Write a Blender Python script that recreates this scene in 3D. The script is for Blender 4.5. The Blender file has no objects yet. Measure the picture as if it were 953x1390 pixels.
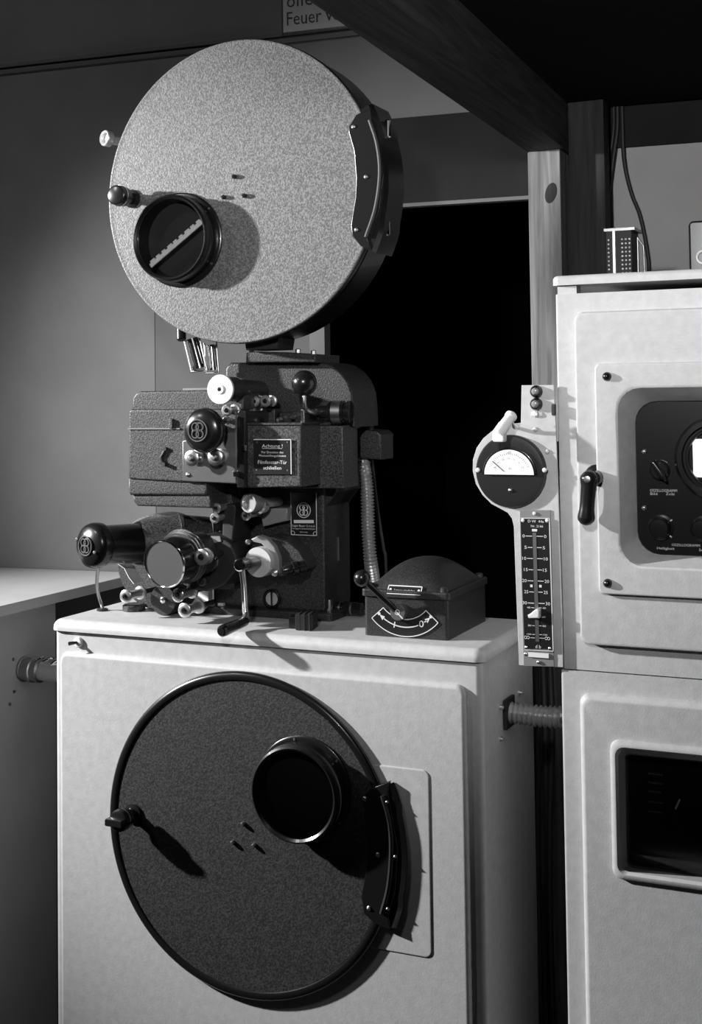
import bpy, bmesh, math, random
from mathutils import Vector, Matrix
random.seed(7)
PI = math.pi
scene = bpy.context.scene
C = scene.collection

# ------------------------------------------------------------------ camera model (used to place the camera and to measure the room)
F, YAW, PIT, ROL, CY = 1752.71, 0.421421, 0.0384145, 0.0132259, 468.418
CAM = Vector((0, 0, 1.45))
fw = Vector((-math.sin(YAW)*math.cos(PIT), math.cos(YAW)*math.cos(PIT), math.sin(PIT)))
rt = Vector((math.cos(YAW), math.sin(YAW), 0))
dn = -(rt.cross(fw))
_c, _s = math.cos(ROL), math.sin(ROL)
RT, DN = rt*_c + dn*_s, dn*_c - rt*_s
def ray(px, py): return RT*((px-476.5)/F) + DN*((py-CY)/F) + fw
def P(px, py, Y):
    v = ray(px, py); return CAM + v*(Y/v.y)
def PX(px, py, X):
    v = ray(px, py); return CAM + v*(X/v.x)
def PZ(px, py, Z):
    v = ray(px, py); return CAM + v*((Z-1.45)/v.z)
def S(px, py, Y, r): return r*(P(px, py, Y)-CAM).dot(fw)/F      # size of r pixels at that spot
def XZ(pts, Y): return [(P(x, y, Y).x, P(x, y, Y).z) for x, y in pts]

# ------------------------------------------------------------------ materials (all procedural)
def material(name, col, rough=.5, metal=0, speck=None, scale=300, bump=0, bscale=200, coat=0, emit=None, vary=0, spec=.5):
    m = bpy.data.materials.new(name); m.use_nodes = True
    nt = m.node_tree; b = nt.nodes['Principled BSDF']
    b.inputs['Base Color'].default_value = (col, col, col, 1)
    b.inputs['Roughness'].default_value = rough
    b.inputs['Metallic'].default_value = metal
    b.inputs['Specular IOR Level'].default_value = spec
    b.inputs['Coat Weight'].default_value = coat
    tc = nt.nodes.new('ShaderNodeTexCoord')
    if speck:
        n = nt.nodes.new('ShaderNodeTexNoise'); n.inputs['Scale'].default_value = scale; n.inputs['Detail'].default_value = 2
        nt.links.new(tc.outputs['Object'], n.inputs['Vector'])
        r = nt.nodes.new('ShaderNodeValToRGB')
        r.color_ramp.elements[0].position = .38; r.color_ramp.elements[1].position = .66
        lo, hi = speck
        r.color_ramp.elements[0].color = (lo, lo, lo, 1); r.color_ramp.elements[1].color = (hi, hi, hi, 1)
        nt.links.new(n.outputs['Fac'], r.inputs['Fac']); nt.links.new(r.outputs['Color'], b.inputs['Base Color'])
    elif vary:
        n = nt.nodes.new('ShaderNodeTexNoise'); n.inputs['Scale'].default_value = scale; n.inputs['Detail'].default_value = 6
        nt.links.new(tc.outputs['Object'], n.inputs['Vector'])
        r = nt.nodes.new('ShaderNodeValToRGB')
        r.color_ramp.elements[0].position = .3; r.color_ramp.elements[1].position = .7
        lo, hi = col*(1-vary), col*(1+vary)
        r.color_ramp.elements[0].color = (lo, lo, lo, 1); r.color_ramp.elements[1].color = (hi, hi, hi, 1)
        nt.links.new(n.outputs['Fac'], r.inputs['Fac']); nt.links.new(r.outputs['Color'], b.inputs['Base Color'])
    if bump:
        n2 = nt.nodes.new('ShaderNodeTexNoise'); n2.inputs['Scale'].default_value = bscale; n2.inputs['Detail'].default_value = 3
        nt.links.new(tc.outputs['Object'], n2.inputs['Vector'])
        bp = nt.nodes.new('ShaderNodeBump'); bp.inputs['Strength'].default_value = bump; bp.inputs['Distance'].default_value = .002
        nt.links.new(n2.outputs['Fac'], bp.inputs['Height']); nt.links.new(bp.outputs['Normal'], b.inputs['Normal'])
    if emit:
        b.inputs['Emission Color'].default_value = (1, 1, 1, 1); b.inputs['Emission Strength'].default_value = emit
    return m
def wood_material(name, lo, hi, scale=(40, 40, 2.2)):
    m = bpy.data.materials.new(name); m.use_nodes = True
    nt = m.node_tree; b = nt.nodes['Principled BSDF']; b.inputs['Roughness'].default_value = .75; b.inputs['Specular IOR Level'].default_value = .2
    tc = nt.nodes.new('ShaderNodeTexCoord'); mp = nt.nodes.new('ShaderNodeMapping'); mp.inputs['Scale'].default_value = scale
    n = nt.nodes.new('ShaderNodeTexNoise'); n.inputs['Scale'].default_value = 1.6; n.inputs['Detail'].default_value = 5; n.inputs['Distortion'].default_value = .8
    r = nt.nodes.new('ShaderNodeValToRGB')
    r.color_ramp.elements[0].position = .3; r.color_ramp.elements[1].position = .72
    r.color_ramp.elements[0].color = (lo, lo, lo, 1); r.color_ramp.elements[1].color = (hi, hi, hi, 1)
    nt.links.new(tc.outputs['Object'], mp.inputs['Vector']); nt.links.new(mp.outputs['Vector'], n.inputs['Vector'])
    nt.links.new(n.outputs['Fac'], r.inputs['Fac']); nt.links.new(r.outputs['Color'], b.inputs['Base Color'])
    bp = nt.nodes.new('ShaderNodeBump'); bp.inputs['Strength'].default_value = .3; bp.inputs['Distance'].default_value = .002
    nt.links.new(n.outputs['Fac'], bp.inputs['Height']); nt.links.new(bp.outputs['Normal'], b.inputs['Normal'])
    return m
def glass_material(name, rough=0.02):
    m = bpy.data.materials.new(name); m.use_nodes = True
    nt = m.node_tree; nt.nodes.remove(nt.nodes['Principled BSDF'])
    o = nt.nodes['Material Output']
    t = nt.nodes.new('ShaderNodeBsdfTransparent'); t.inputs['Color'].default_value = (.92, .92, .92, 1)
    g = nt.nodes.new('ShaderNodeBsdfGlossy'); g.inputs['Roughness'].default_value = rough
    x = nt.nodes.new('ShaderNodeMixShader'); fr = nt.nodes.new('ShaderNodeFresnel'); fr.inputs['IOR'].default_value = 1.4
    nt.links.new(fr.outputs['Fac'], x.inputs['Fac']); nt.links.new(t.outputs['BSDF'], x.inputs[1]); nt.links.new(g.outputs['BSDF'], x.inputs[2])
    nt.links.new(x.outputs['Shader'], o.inputs['Surface'])
    return m

PAINT = material('cream_enamel', .50, .45, bump=.10, bscale=300, vary=.07, scale=70)
PAINT_PANEL = material('enamel_panel', .49, .45, bump=.10, bscale=300, vary=.07, scale=70)
HAM_LIGHT = material('light_hammer_finish', .3, .38, speck=(.085, .22), scale=340, bump=.3, bscale=340)
HAM_MID = material('grey_hammer_finish', .15, .45, speck=(.014, .085), scale=360, bump=.3, bscale=360)
HAM_DARK = material('dark_wrinkle_finish', .05, .6, speck=(.009, .043), scale=330, bump=.35, bscale=330)
BODY = material('dark_hammer_finish', .08, .42, speck=(.008, .048), scale=360, bump=.35, bscale=360)
DULLGREY = material('dull_grey_enamel', .10, .35, bump=.1, bscale=500)
BOXP = material('dark_grey_crackle', .08, .42, speck=(.014, .034), scale=420, bump=.3, bscale=420)
SHEET = material('grey_sheet_metal', .22, .38, bump=.05)
BLACK = material('black_bakelite', .012, .24, coat=.1)
ENGRAVE = material('engraved_line', .12, .4)
BLACKG = material('black_gloss_enamel', .009, .26, coat=.15)
MATTE = material('black_matte', .012, .6)
WELL = material('dark_reel_well', .035, .5)
RUBBER = material('dark_rubber', .02, .5)
PLATE = material('black_label_plate', .012, .35)
MACHINED = material('machined_face', .78, .42, metal=.55, bump=.04, bscale=600)
PIPE = material('zinc_pipe', .65, .36, metal=.6)
HOSE = material('galvanised_hose', .42, .36, metal=.7)
ROLLER = material('roller_steel', .62, .28, metal=.8)
CHROME = material('chrome', .8, .13, metal=1)
STEEL = material('brushed_steel', .72, .3, metal=1, bump=.05, bscale=500)
STEEL_DULL = material('dull_steel', .4, .38, metal=1)
WHITE = material('white_enamel', .8, .4)
LETTER = material('pale_lettering', .7, .5)
INK = material('dark_lettering', .015, .6)
SILVER = material('silver_lettering', .65, .4)
DIAL = material('white_dial', .85, .6)
GLOW = material('lit_screen', .85, .4, emit=1.2)
DIMLIGHT = material('lamp_cap_grey', .25, .25)
FILM = material('film_white', .75, .4)
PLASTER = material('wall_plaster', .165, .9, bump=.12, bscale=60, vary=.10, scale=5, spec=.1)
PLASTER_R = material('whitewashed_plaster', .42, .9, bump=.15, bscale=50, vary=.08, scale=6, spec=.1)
PLASTER_D = material('darker_plaster', .12, .9, vary=.06, scale=6, spec=.1)
DARK_BAND = material('dark_wall_band', .02, .8, vary=.12, scale=8, spec=.1)  # even dark tone; on the right wall it stands for shade
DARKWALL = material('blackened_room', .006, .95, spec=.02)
CEIL = material('dark_ceiling', .012, .9, spec=.05)
FLOORM = material('dark_linoleum', .05, .6, vary=.2, scale=12)
BENCH = material('bench_top_linoleum', .42, .5, vary=.06, scale=9)
BENCHF = material('bench_front_paint', .36, .6, vary=.08, scale=7)
SIGNW = material('sign_enamel', .4, .5)
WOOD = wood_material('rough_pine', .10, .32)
WOODB = wood_material('weathered_shaded_beam', .035, .10, scale=(40, 2.2, 40))  # aged wood, darkened further for the dim light on the beam
WOODD = wood_material('knot_and_shaded_pine', .018, .045)  # dark for the knot; on the second post the colour stands for shade
GLASS = glass_material('clear_glass')

# ------------------------------------------------------------------ mesh builder
WL = {}
def rrect(x0, x1, z0, z1, r, n=5):
    p = []
    for cx, cz, a in ((x1-r, z1-r, 0), (x0+r, z1-r, 90), (x0+r, z0+r, 180), (x1-r, z0+r, 270)):
        for k in range(n+1):
            t = math.radians(a+90*k/n); p.append((cx+r*math.cos(t), cz+r*math.sin(t)))
    return p
def inset(poly, d):
    n = len(poly); A = sum(poly[i][0]*poly[(i+1) % n][1]-poly[(i+1) % n][0]*poly[i][1] for i in range(n)); sg = 1 if A > 0 else -1
    out = []
    for i in range(n):
        a, b, c = Vector(poly[i-1]), Vector(poly[i]), Vector(poly[(i+1) % n])
        e1, e2 = (b-a), (c-b)
        if e1.length < 1e-9 or e2.length < 1e-9: out.append(tuple(b)); continue
        e1.normalize(); e2.normalize()
        n1, n2 = Vector((-e1.y, e1.x))*sg, Vector((-e2.y, e2.x))*sg
        m = n1+n2; k = max(.35, 1+n1.dot(n2))
        out.append(tuple(b+m*(d/k)))
    return out
class MB:
    def __init__(s): s.bm = bmesh.new()
    def face(s, vs):
        try: return s.bm.faces.new(vs)
        except ValueError: return None
    def loft(s, loops, cap0=True, cap1=True):
        R = [[s.bm.verts.new(p) for p in L] for L in loops]
        n = len(R[0])
        for a, b in zip(R, R[1:]):
            for i in range(n): s.face((a[i], a[(i+1) % n], b[(i+1) % n], b[i]))
        if cap0: s.face(R[0][::-1])
        if cap1: s.face(R[-1])
        return s
    def prism(s, poly, y0, y1, bev=0, back=False, steps=2):
        """XZ outline extruded from y0 (front) to y1, front edge rounded by bev"""
        L = []
        if bev:
            for k in range(steps+1):
                t = PI/2*k/steps
                q = inset(poly, bev*(1-math.sin(t))); y = y0+bev*(1-math.cos(t)); L.append([(x, y, z) for x, z in q])
        else: L.append([(x, y0, z) for x, z in poly])
        if bev and back:
            for k in range(steps+1):
                t = PI/2*(1-k/steps)
                q = inset(poly, bev*(1-math.sin(t))); y = y1-bev*(1-math.cos(t)); L.append([(x, y, z) for x, z in q])
        else: L.append([(x, y1, z) for x, z in poly])
        return s.loft(L)
    def hprism(s, poly, z0, z1, bev=0, steps=3, botbev=0):
        """XY outline extruded up from z0 to z1 with rounded upper edge"""
        L = [[(x, y, z0) for x, y in poly]]
        if bev:
            for k in range(steps+1):
                t = PI/2*k/steps
                q = inset(poly, bev*(1-math.cos(t))); L.append([(x, y, z1-bev+bev*math.sin(t)) for x, y in q])
        else: L.append([(x, y, z1) for x, y in poly])
        return s.loft(L)
    def box(s, x0, x1, y0, y1, z0, z1, bev=0):
        b = min(bev, (x1-x0)*.45, (y1-y0)*.45, (z1-z0)*.45)
        if b <= 0:
            return s.prism([(x0, z0), (x1, z0), (x1, z1), (x0, z1)], y0, y1)
        return s.prism(rrect(x0, x1, z0, z1, b, 2), y0, y1, b*.8, back=True)
    def lathe(s, prof, o, d, seg=40, closed=False):
        o, d = Vector(o), Vector(d).normalized()
        u = d.cross(Vector((0, 0, 1)))
        if u.length < .01: u = d.cross(Vector((1, 0, 0)))
        u.normalize(); v = d.cross(u)
        rings = []
        for t, r in prof:
            c = o+d*t
            if r <= 1e-7: rings.append([s.bm.verts.new(c)])
            else: rings.append([s.bm.verts.new(c+(u*math.cos(2*PI*i/seg)+v*math.sin(2*PI*i/seg))*r) for i in range(seg)])
        if closed: rings.append(rings[0])
        for a, b in zip(rings, rings[1:]):
            if len(a) == 1 and len(b) == 1: continue
            for i in range(seg):
                j = (i+1) % seg
                if len(a) == 1: s.face((a[0], b[j], b[i]))
                elif len(b) == 1: s.face((a[i], a[j], b[0]))
                else: s.face((a[i], a[j], b[j], b[i]))
        return s
    def cyl(s, a, b, r, r2=None, bev=0, seg=28):
        a, b = Vector(a), Vector(b); h = (b-a).length; r2 = r if r2 is None else r2
        if bev: pr = [(0, 0), (0, r-bev), (bev, r), (h-bev, r2), (h, r2-bev), (h, 0)]
        else: pr = [(0, 0), (0, r), (h, r2), (h, 0)]
        return s.lathe(pr, a, b-a, seg)
    def sphere(s, c, r, seg=28, n=14, sx=(1, 1, 1)):
        prof = [(-r*math.cos(PI*k/n), r*math.sin(PI*k/n)) for k in range(n+1)]
        prof[0] = (-r, 0); prof[-1] = (r, 0)
        return s.lathe(prof, c, (0, -1, 0), seg)
    def torus(s, c, d, R, r, seg=48, m=8):
        return s.lathe([(r*math.sin(2*PI*k/m), R+r*math.cos(2*PI*k/m)) for k in range(m)], c, d, seg, closed=True)
    def tube(s, pts, r, seg=12, smooth=True, sub=8, rf=None, step=None):
        pts = [Vector(p) for p in pts]
        if smooth and len(pts) > 2:
            out = []; q = [pts[0]*2-pts[1]]+pts+[pts[-1]*2-pts[-2]]
            for i in range(1, len(q)-2):
                for k in range(sub):
                    t = k/sub; a, b, c, d = q[i-1], q[i], q[i+1], q[i+2]
                    out.append(.5*((2*b)+(c-a)*t+(2*a-5*b+4*c-d)*t*t+(3*b-a-3*c+d)*t**3))
            out.append(pts[-1]); pts = out
        if step:
            out = [pts[0]]; acc = 0; need = step
            for a, b in zip(pts, pts[1:]):
                L = (b-a).length; pos = 0
                while need <= L-pos:
                    pos += need; out.append(a.lerp(b, pos/L)); need = step
                need -= (L-pos)
            pts = out
        d = (pts[1]-pts[0]).normalized(); u = d.cross(Vector((0, 0, 1)))
        if u.length < .1: u = d.cross(Vector((1, 0, 0)))
        u.normalize(); rings = []
        for i, p in enumerate(pts):
            e = ((pts[min(i+1, len(pts)-1)])-(pts[max(i-1, 0)])).normalized()
            u = (u-e*u.dot(e)).normalized(); v = e.cross(u)
            rr = rf(i) if rf else r
            rings.append([tuple(p+(u*math.cos(2*PI*k/seg)+v*math.sin(2*PI*k/seg))*rr) for k in range(seg)])
        return s.loft(rings)
    def corrugated(s, pts, r, pitch=.0045, amp=.0016, seg=20):
        return s.tube(pts, r, seg, step=pitch/4, rf=lambda i: r+amp*(0, 1, 0, -1)[i % 4])
    def text(s, txt, x, z, Y, h, w=None, align='C', depth=.0004, shear=0):
        """upright lettering on a plane facing the room: centred (or left) at x, baseline z, letter height h"""
        cu = bpy.data.curves.new('lettering', 'FONT'); cu.body = txt; cu.size = 1; cu.resolution_u = 2
        ob = bpy.data.objects.new('lettering_source', cu); C.objects.link(ob)
        dg = bpy.context.evaluated_depsgraph_get(); me = bpy.data.meshes.new_from_object(ob.evaluated_get(dg))
        C.objects.unlink(ob); bpy.data.objects.remove(ob); bpy.data.curves.remove(cu)
        xs = [v.co.x for v in me.vertices]
        if not xs: return s
        x0, x1 = min(xs), max(xs); sz = h/.70
        sx = sz if w is None else w/(x1-x0)
        off = {'C': (x0+x1)/2, 'L': x0, 'R': x1}[align]
        for v in me.vertices: v.co = Vector((x+(v.co.x-off)*sx, Y, z+v.co.y*sz))
        s.bm.from_mesh(me); bpy.data.meshes.remove(me)
        return s
    def bar(s, a, b, w, Y, t=.0004):
        """flat printed stroke from a to b (x, z) of width w on plane Y"""
        a, b = Vector(a), Vector(b); e = (b-a).normalized(); n = Vector((-e.y, e.x))*w/2
        return s.prism([tuple(a-n), tuple(b-n), tuple(b+n), tuple(a+n)], Y-t, Y)
    def build(s, name, mat, parent=None, loc=None, ang=35):
        bm = s.bm
        bmesh.ops.recalc_face_normals(bm, faces=bm.faces[:])
        me = bpy.data.meshes.new(name)
        if parent is not None: L = WL[parent.name]
        elif loc is not None: L = Vector(loc)
        else:
            xs = [v.co.x for v in bm.verts]; ys = [v.co.y for v in bm.verts]; zs = [v.co.z for v in bm.verts]
            L = Vector(((min(xs)+max(xs))/2, (min(ys)+max(ys))/2, min(zs)))
        for v in bm.verts: v.co -= L
        bm.to_mesh(me); bm.free()
        for p in me.polygons: p.use_smooth = True
        me.set_sharp_from_angle(angle=math.radians(ang))
        me.materials.append(mat)
        o = bpy.data.objects.new(name, me); C.objects.link(o)
        wn = o.modifiers.new('weighted_normal', 'WEIGHTED_NORMAL'); wn.keep_sharp = True; wn.weight = 90
        if parent is not None: o.parent = parent
        else: o.location = L
        WL[o.name] = L.copy()
        return o
def thing(name, label, cat, loc, group=None):
    o = bpy.data.objects.new(name, None); C.objects.link(o); o.location = loc; o.empty_display_size = .05
    o['label'] = label; o['category'] = cat
    if group: o['group'] = group
    WL[o.name] = Vector(loc); return o
def tag(o, label, cat, group=None):
    o['label'] = label; o['category'] = cat
    if group: o['group'] = group
    return o
def plabel(o, label): o['label'] = label; return o
def struct(o, label, cat='wall'):
    o['kind'] = 'structure'; o['label'] = label; o['category'] = cat; return o
def screw(c, r, parent, mat=None, slot=True, h=.003):
    """domed screw head facing the room with a slot"""
    c = Vector(c); m = MB()
    m.lathe([(0, r), (h*.5, r*.97), (h*.85, r*.7), (h, r*.25), (h, 0)], c, (0, -1, 0), 16)
    if slot: m.box(c.x-r*.85, c.x+r*.85, c.y-h*1.15, c.y-h*.4, c.z-r*.12, c.z+r*.12)
    return m.build('screw', mat or STEEL, parent)
def emblem(cx, cz, Y, R, parent, mat, w=.08):
    m = MB()
    m.torus((cx, Y, cz), (0, 1, 0), R, R*w, 40, 6)
    for sx in (-1, 1):
        for sz in (-1, 1): m.torus((cx+sx*.24*R, Y, cz+sz*.34*R), (0, 1, 0), R*.36, R*w, 28, 6)
    return m.build('emblem', mat, parent)

# ------------------------------------------------------------------ the room
WA = math.radians(5.0)                                   # the back wall is turned a little against the cabinets
def wallY(x): return 2.63+math.tan(WA)*(x+2.05)
def onwall(px, py, off=0):
    v = ray(px, py); t = math.tan(WA); k = (2.63-off+t*2.05)/(v.y-t*v.x)
    return CAM+v*k
def wallbox(x0, x1, z0, z1, d0, d1):
    """slab along the back wall; d0 front offset (towards room negative), d1 back offset"""
    m = MB(); y = wallY
    m.loft([[(x0, y(x0)+d0, z0), (x1, y(x1)+d0, z0), (x1, y(x1)+d0, z1), (x0, y(x0)+d0, z1)],
            [(x0, y(x0)+d1, z0), (x1, y(x1)+d1, z0), (x1, y(x1)+d1, z1), (x0, y(x0)+d1, z1)]])
    return m
XN0 = onwall(210, 480).x; XO0 = onwall(441, 470).x; XO1 = onwall(788, 300).x; ZL = onwall(630, 271.5).z
XJ0 = onwall(422, 470).x
CZ = 2.055
m = wallbox(-4.6, XN0, 0, 3.0, 0, .07)
struct(m.build('wall_back', PLASTER), 'grey plastered back wall behind the projector')
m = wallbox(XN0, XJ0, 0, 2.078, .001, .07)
struct(m.build('wall_back_dark', PLASTER_D), 'darker back wall section under the drum')  # one even tone, darker than the wall beside it and nearly flush
m = wallbox(XN0, XO1, 2.078, 3.0, 0, .07)
struct(m.build('wall_back_lintel', PLASTER), 'plastered wall above the dark doorway')
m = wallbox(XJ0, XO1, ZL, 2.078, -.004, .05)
struct(m.build('trim_5', DARK_BAND), 'dark band over the doorway', 'trim')  # one even dark tone across the wall above the doorway
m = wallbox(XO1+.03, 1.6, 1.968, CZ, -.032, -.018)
struct(m.build('shade_strip', DARK_BAND), 'painted shade strip under the low ceiling above the white wall', 'trim')  # dark strip painting the beam's shade onto the wall
m = wallbox(XJ0-.002, XO0, 0, ZL-.012, -.002, .03)
struct(m.build('trim_1', PLASTER), 'pale upright door jamb left of the dark opening', 'trim')
m = wallbox(XJ0+.02, XO1, ZL-.008, ZL, -.006, .02)
struct(m.build('trim_2', PLASTER), 'thin pale edge strip along top of dark doorway', 'trim')
m = wallbox(XO1, 1.6, 0, 3.0, -.02, .07)
struct(m.build('wall_back_right', PLASTER_R), 'whitewashed wall above the electronics cabinet')
# the unlit room beyond the doorway
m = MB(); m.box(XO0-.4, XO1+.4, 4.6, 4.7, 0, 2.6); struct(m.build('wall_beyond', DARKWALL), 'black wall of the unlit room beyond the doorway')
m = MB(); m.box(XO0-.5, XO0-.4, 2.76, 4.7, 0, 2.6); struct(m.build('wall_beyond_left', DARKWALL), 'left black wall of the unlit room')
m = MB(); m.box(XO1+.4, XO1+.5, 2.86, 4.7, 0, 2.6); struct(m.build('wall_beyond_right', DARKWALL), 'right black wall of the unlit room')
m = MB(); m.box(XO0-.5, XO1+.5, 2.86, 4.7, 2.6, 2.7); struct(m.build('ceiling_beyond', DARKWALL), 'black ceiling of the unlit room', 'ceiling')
# trim line on the wall
za, zb = onwall(100, 80.5).z, onwall(100, 89.5).z
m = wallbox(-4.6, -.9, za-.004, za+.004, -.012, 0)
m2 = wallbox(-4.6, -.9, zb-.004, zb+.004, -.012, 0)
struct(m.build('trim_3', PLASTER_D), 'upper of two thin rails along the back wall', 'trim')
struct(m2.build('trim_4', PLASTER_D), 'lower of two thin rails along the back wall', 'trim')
m = MB(); m.box(-4.7, -4.6, -1.2, 3.2, 0, 3.0); struct(m.build('wall_left', PLASTER), 'plain left wall')
m = MB(); m.box(1.6, 1.7, -1.2, 3.3, 0, 3.0); struct(m.build('wall_right', CEIL), 'dark right wall')
m = MB(); m.box(-4.7, 1.7, -1.3, -1.2, 0, 3.0); struct(m.build('wall_front', CEIL), 'dark wall behind the viewer')
m = MB(); m.box(-4.7, 1.7, -1.3, 4.7, -.1, 0); struct(m.build('floor', FLOORM), 'dark linoleum floor', 'floor')
m = MB(); m.box(-4.7, 1.7, -1.3, 3.3, 3.0, 3.1); struct(m.build('ceiling', CEIL), 'dark high ceiling', 'ceiling')
m = MB(); m.box(-.695, 1.6, -1.2, 2.72, CZ, 2.15); struct(m.build('ceiling_low', CEIL), 'dark low boarded ceiling over the cabinet', 'ceiling')

# timber pillar, beam and second post
zb0 = P(717, 206, 2.60).z
xa = P(716, 210, 2.60).x; xb = P(760, 209, 2.60).x
m = MB(); m.box(xa, xb, 2.60, 2.685, 0, zb0, .003)
k = MB(); kc = P(748, 262, 2.60)
pil = thing('timber_pillar', 'upright rough pine post with a dark knot behind the cabinet', 'post', ((xa+xb)/2, 2.64, 0))
m.build('post', WOOD, pil)
k.lathe([(0, .0125), (.0006, .0115), (.0009, 0)], (0, 0, 0), (0, -1, 0), 20)
for v in k.bm.verts:
    x_, z_ = v.co.x, v.co.z*1.75; a_ = -.25
    v.co = Vector((kc.x+x_*math.cos(a_)-z_*math.sin(a_)+.006*z_/.02*0, 2.60+v.co.y, kc.z+x_*math.sin(a_)+z_*math.cos(a_)))
ko = k.build('knot', WOODD, pil); plabel(ko, 'dark round knot')
b0 = PZ(430, 8, zb0)
t = (b0.x-xa)/(b0.y-2.6)
bx = lambda y: xa+t*(y-2.6)
m = MB(); bw = .078; bh = CZ-zb0
def bsec(y): return [(bx(y), y, zb0), (bx(y)+bw, y, zb0), (bx(y)+bw, y, zb0+bh), (bx(y), y, zb0+bh)]
m.loft([bsec(-1.15), bsec(2.70)])
tag(m.build('timber_beam', WOODB), 'long weathered timber beam, shade in its colour, running overhead onto the pine post', 'beam')
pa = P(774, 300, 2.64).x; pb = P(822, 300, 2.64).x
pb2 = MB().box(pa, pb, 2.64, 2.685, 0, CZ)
tag(pb2.build('timber_post', WOODD), 'wide timber post with painted shade right of the pine post', 'post')

# sign
sg = onwall(383, 49, .012)
sgr = onwall(560, 30, .012)
th = thing('warning_sign', 'pale fire warning sign with black letters high on the wall beside the beam', 'sign', (sg.x+.2, wallY(sg.x+.2)-.01, sg.z))
L = .42; H = .20
m = wallbox(sg.x, sg.x+L, sg.z, sg.z+H, -.012, -.0005); m.build('board', SIGNW, th)
m = MB(); w_ = .0022
def onsign(x, z): return (x, z)
for (x0, z0, x1, z1) in ((0, 0, L, 0), (0, H, L, H), (0, 0, 0, H), (L, 0, L, H)):
    m.bar((x0 or .001, z0 or .001), (x1 or .001, z1 or .001), .003, 0)
hpx = S(400, 30, 2.7, 1)
m.text('Feuer verboten', .0125, .0235, 0, hpx*18.5, .235, 'L')
m.text('offenes Licht und', .0125, .066, 0, hpx*18.5, .30, 'L')
for v in m.bm.verts:
    x = sg.x+v.co.x; v.co = Vector((x, wallY(x)-.0125+v.co.y, sg.z+v.co.z))
m.build('lettering', INK, th)

# ------------------------------------------------------------------ bench on the left
BX, BZ = -1.75, 1.0275
m = MB(); m.hprism([(-4.55, 1.95), (BX, 1.95), (BX, wallY(BX)-.004), (-4.55, wallY(-4.55)-.004)], BZ-.022, BZ, .003)
th = thing('work_bench', 'wide work bench with pale top along the left wall', 'bench', (-3.1, 2.2, 0))
m.build('bench_top', BENCH, th)
m = MB(); m.box(-4.5, BX-.05, 1.98, 2.38, 0, BZ-.022); m.build('bench_front', BENCHF, th)
for (px, py) in ((18, 895), (19, 939), (13, 956)):
    q = PX(px, py, BX-.05); mm = MB(); mm.lathe([(0, .004), (.003, .003), (.003, 0)], q, (1, 0, 0), 12); mm.build('rivet', STEEL_DULL, th)

# ------------------------------------------------------------------ pedestal
PX0, PX1, PY0, PY1, PT = -1.520, -.672, 2.0, 2.30, 1.036
ped = thing('projector_pedestal', 'pale enamelled steel pedestal cabinet carrying the film projector', 'cabinet', ((PX0+PX1)/2, 2.15, 0))
xyr = lambda a, b, c, d, r, n=5: rrect(a, b, c, d, r, n)
m = MB(); m.hprism(xyr(PX0+.002, PX1-.002, PY0+.003, PY1, .012), .08, 1.0135); m.build('casing', PAINT, ped)
m = MB(); m.hprism(xyr(PX0+.03, PX1-.03, PY0+.03, PY1-.03, .01), 0, .08); plabel(m.build('plinth', MATTE, ped), 'black recessed plinth')
m = MB(); m.hprism(xyr(PX0-.003, PX1+.003, PY0-.004, PY1+.004, .018), 1.0155, PT, .016, 5)
m.hprism(xyr(PX0+.006, PX1-.006, PY0+.008, PY1-.006, .01), 1.012, 1.018); m.build('lid', PAINT, ped)
a, b = P(81, 884, 1.995), P(632, 932, 1.995)
fx0, fx1, fz1 = a.x, b.x, P(350, 907, 1.995).z
m = MB(); m.prism(rrect(fx0, fx1, .13, fz1, .018), 1.992, 2.006, .008, steps=4); m.build('front_panel', PAINT_PANEL, ped)
dx1 = P(584, 1150, 1.99).x; dz1 = P(560, 1043.5, 1.99).z; dz0 = P(560, 1297, 1.99).z
m = MB(); m.prism(rrect(fx0+.30, dx1, dz0, dz1, .012), 1.9895, 1.995, .003); m.build('access_panel', PAINT_PANEL, ped)
q = P(105, 872, 1.998)
sw = MB(); sw.lathe([(0, .0095), (.003, .0095), (.005, .008), (.006, .004), (.006, 0)], (q.x, 2.002, q.z), (0, -1, 0), 20)
swo = sw.build('toggle_switch', WHITE, ped)
mm = MB(); mm.cyl((q.x, 1.998, q.z), (q.x-.007, 1.982, q.z), .0026, .0036); plabel(mm.build('lever', BLACK, swo), 'black switch lever')
# bolts and bracket for the conduit on the right flank
for (px, py) in ((704.5, 940), (691, 951), (678.5, 960), (678.5, 1003)):
    q = PX(px, py, PX1-.002); mm = MB(); mm.lathe([(0, .0045), (.003, .0045), (.003, .0028), (.007, .0028), (.007, 0)], q, (1, 0, 0), 12); mm.build('bolt', STEEL, ped)

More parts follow.
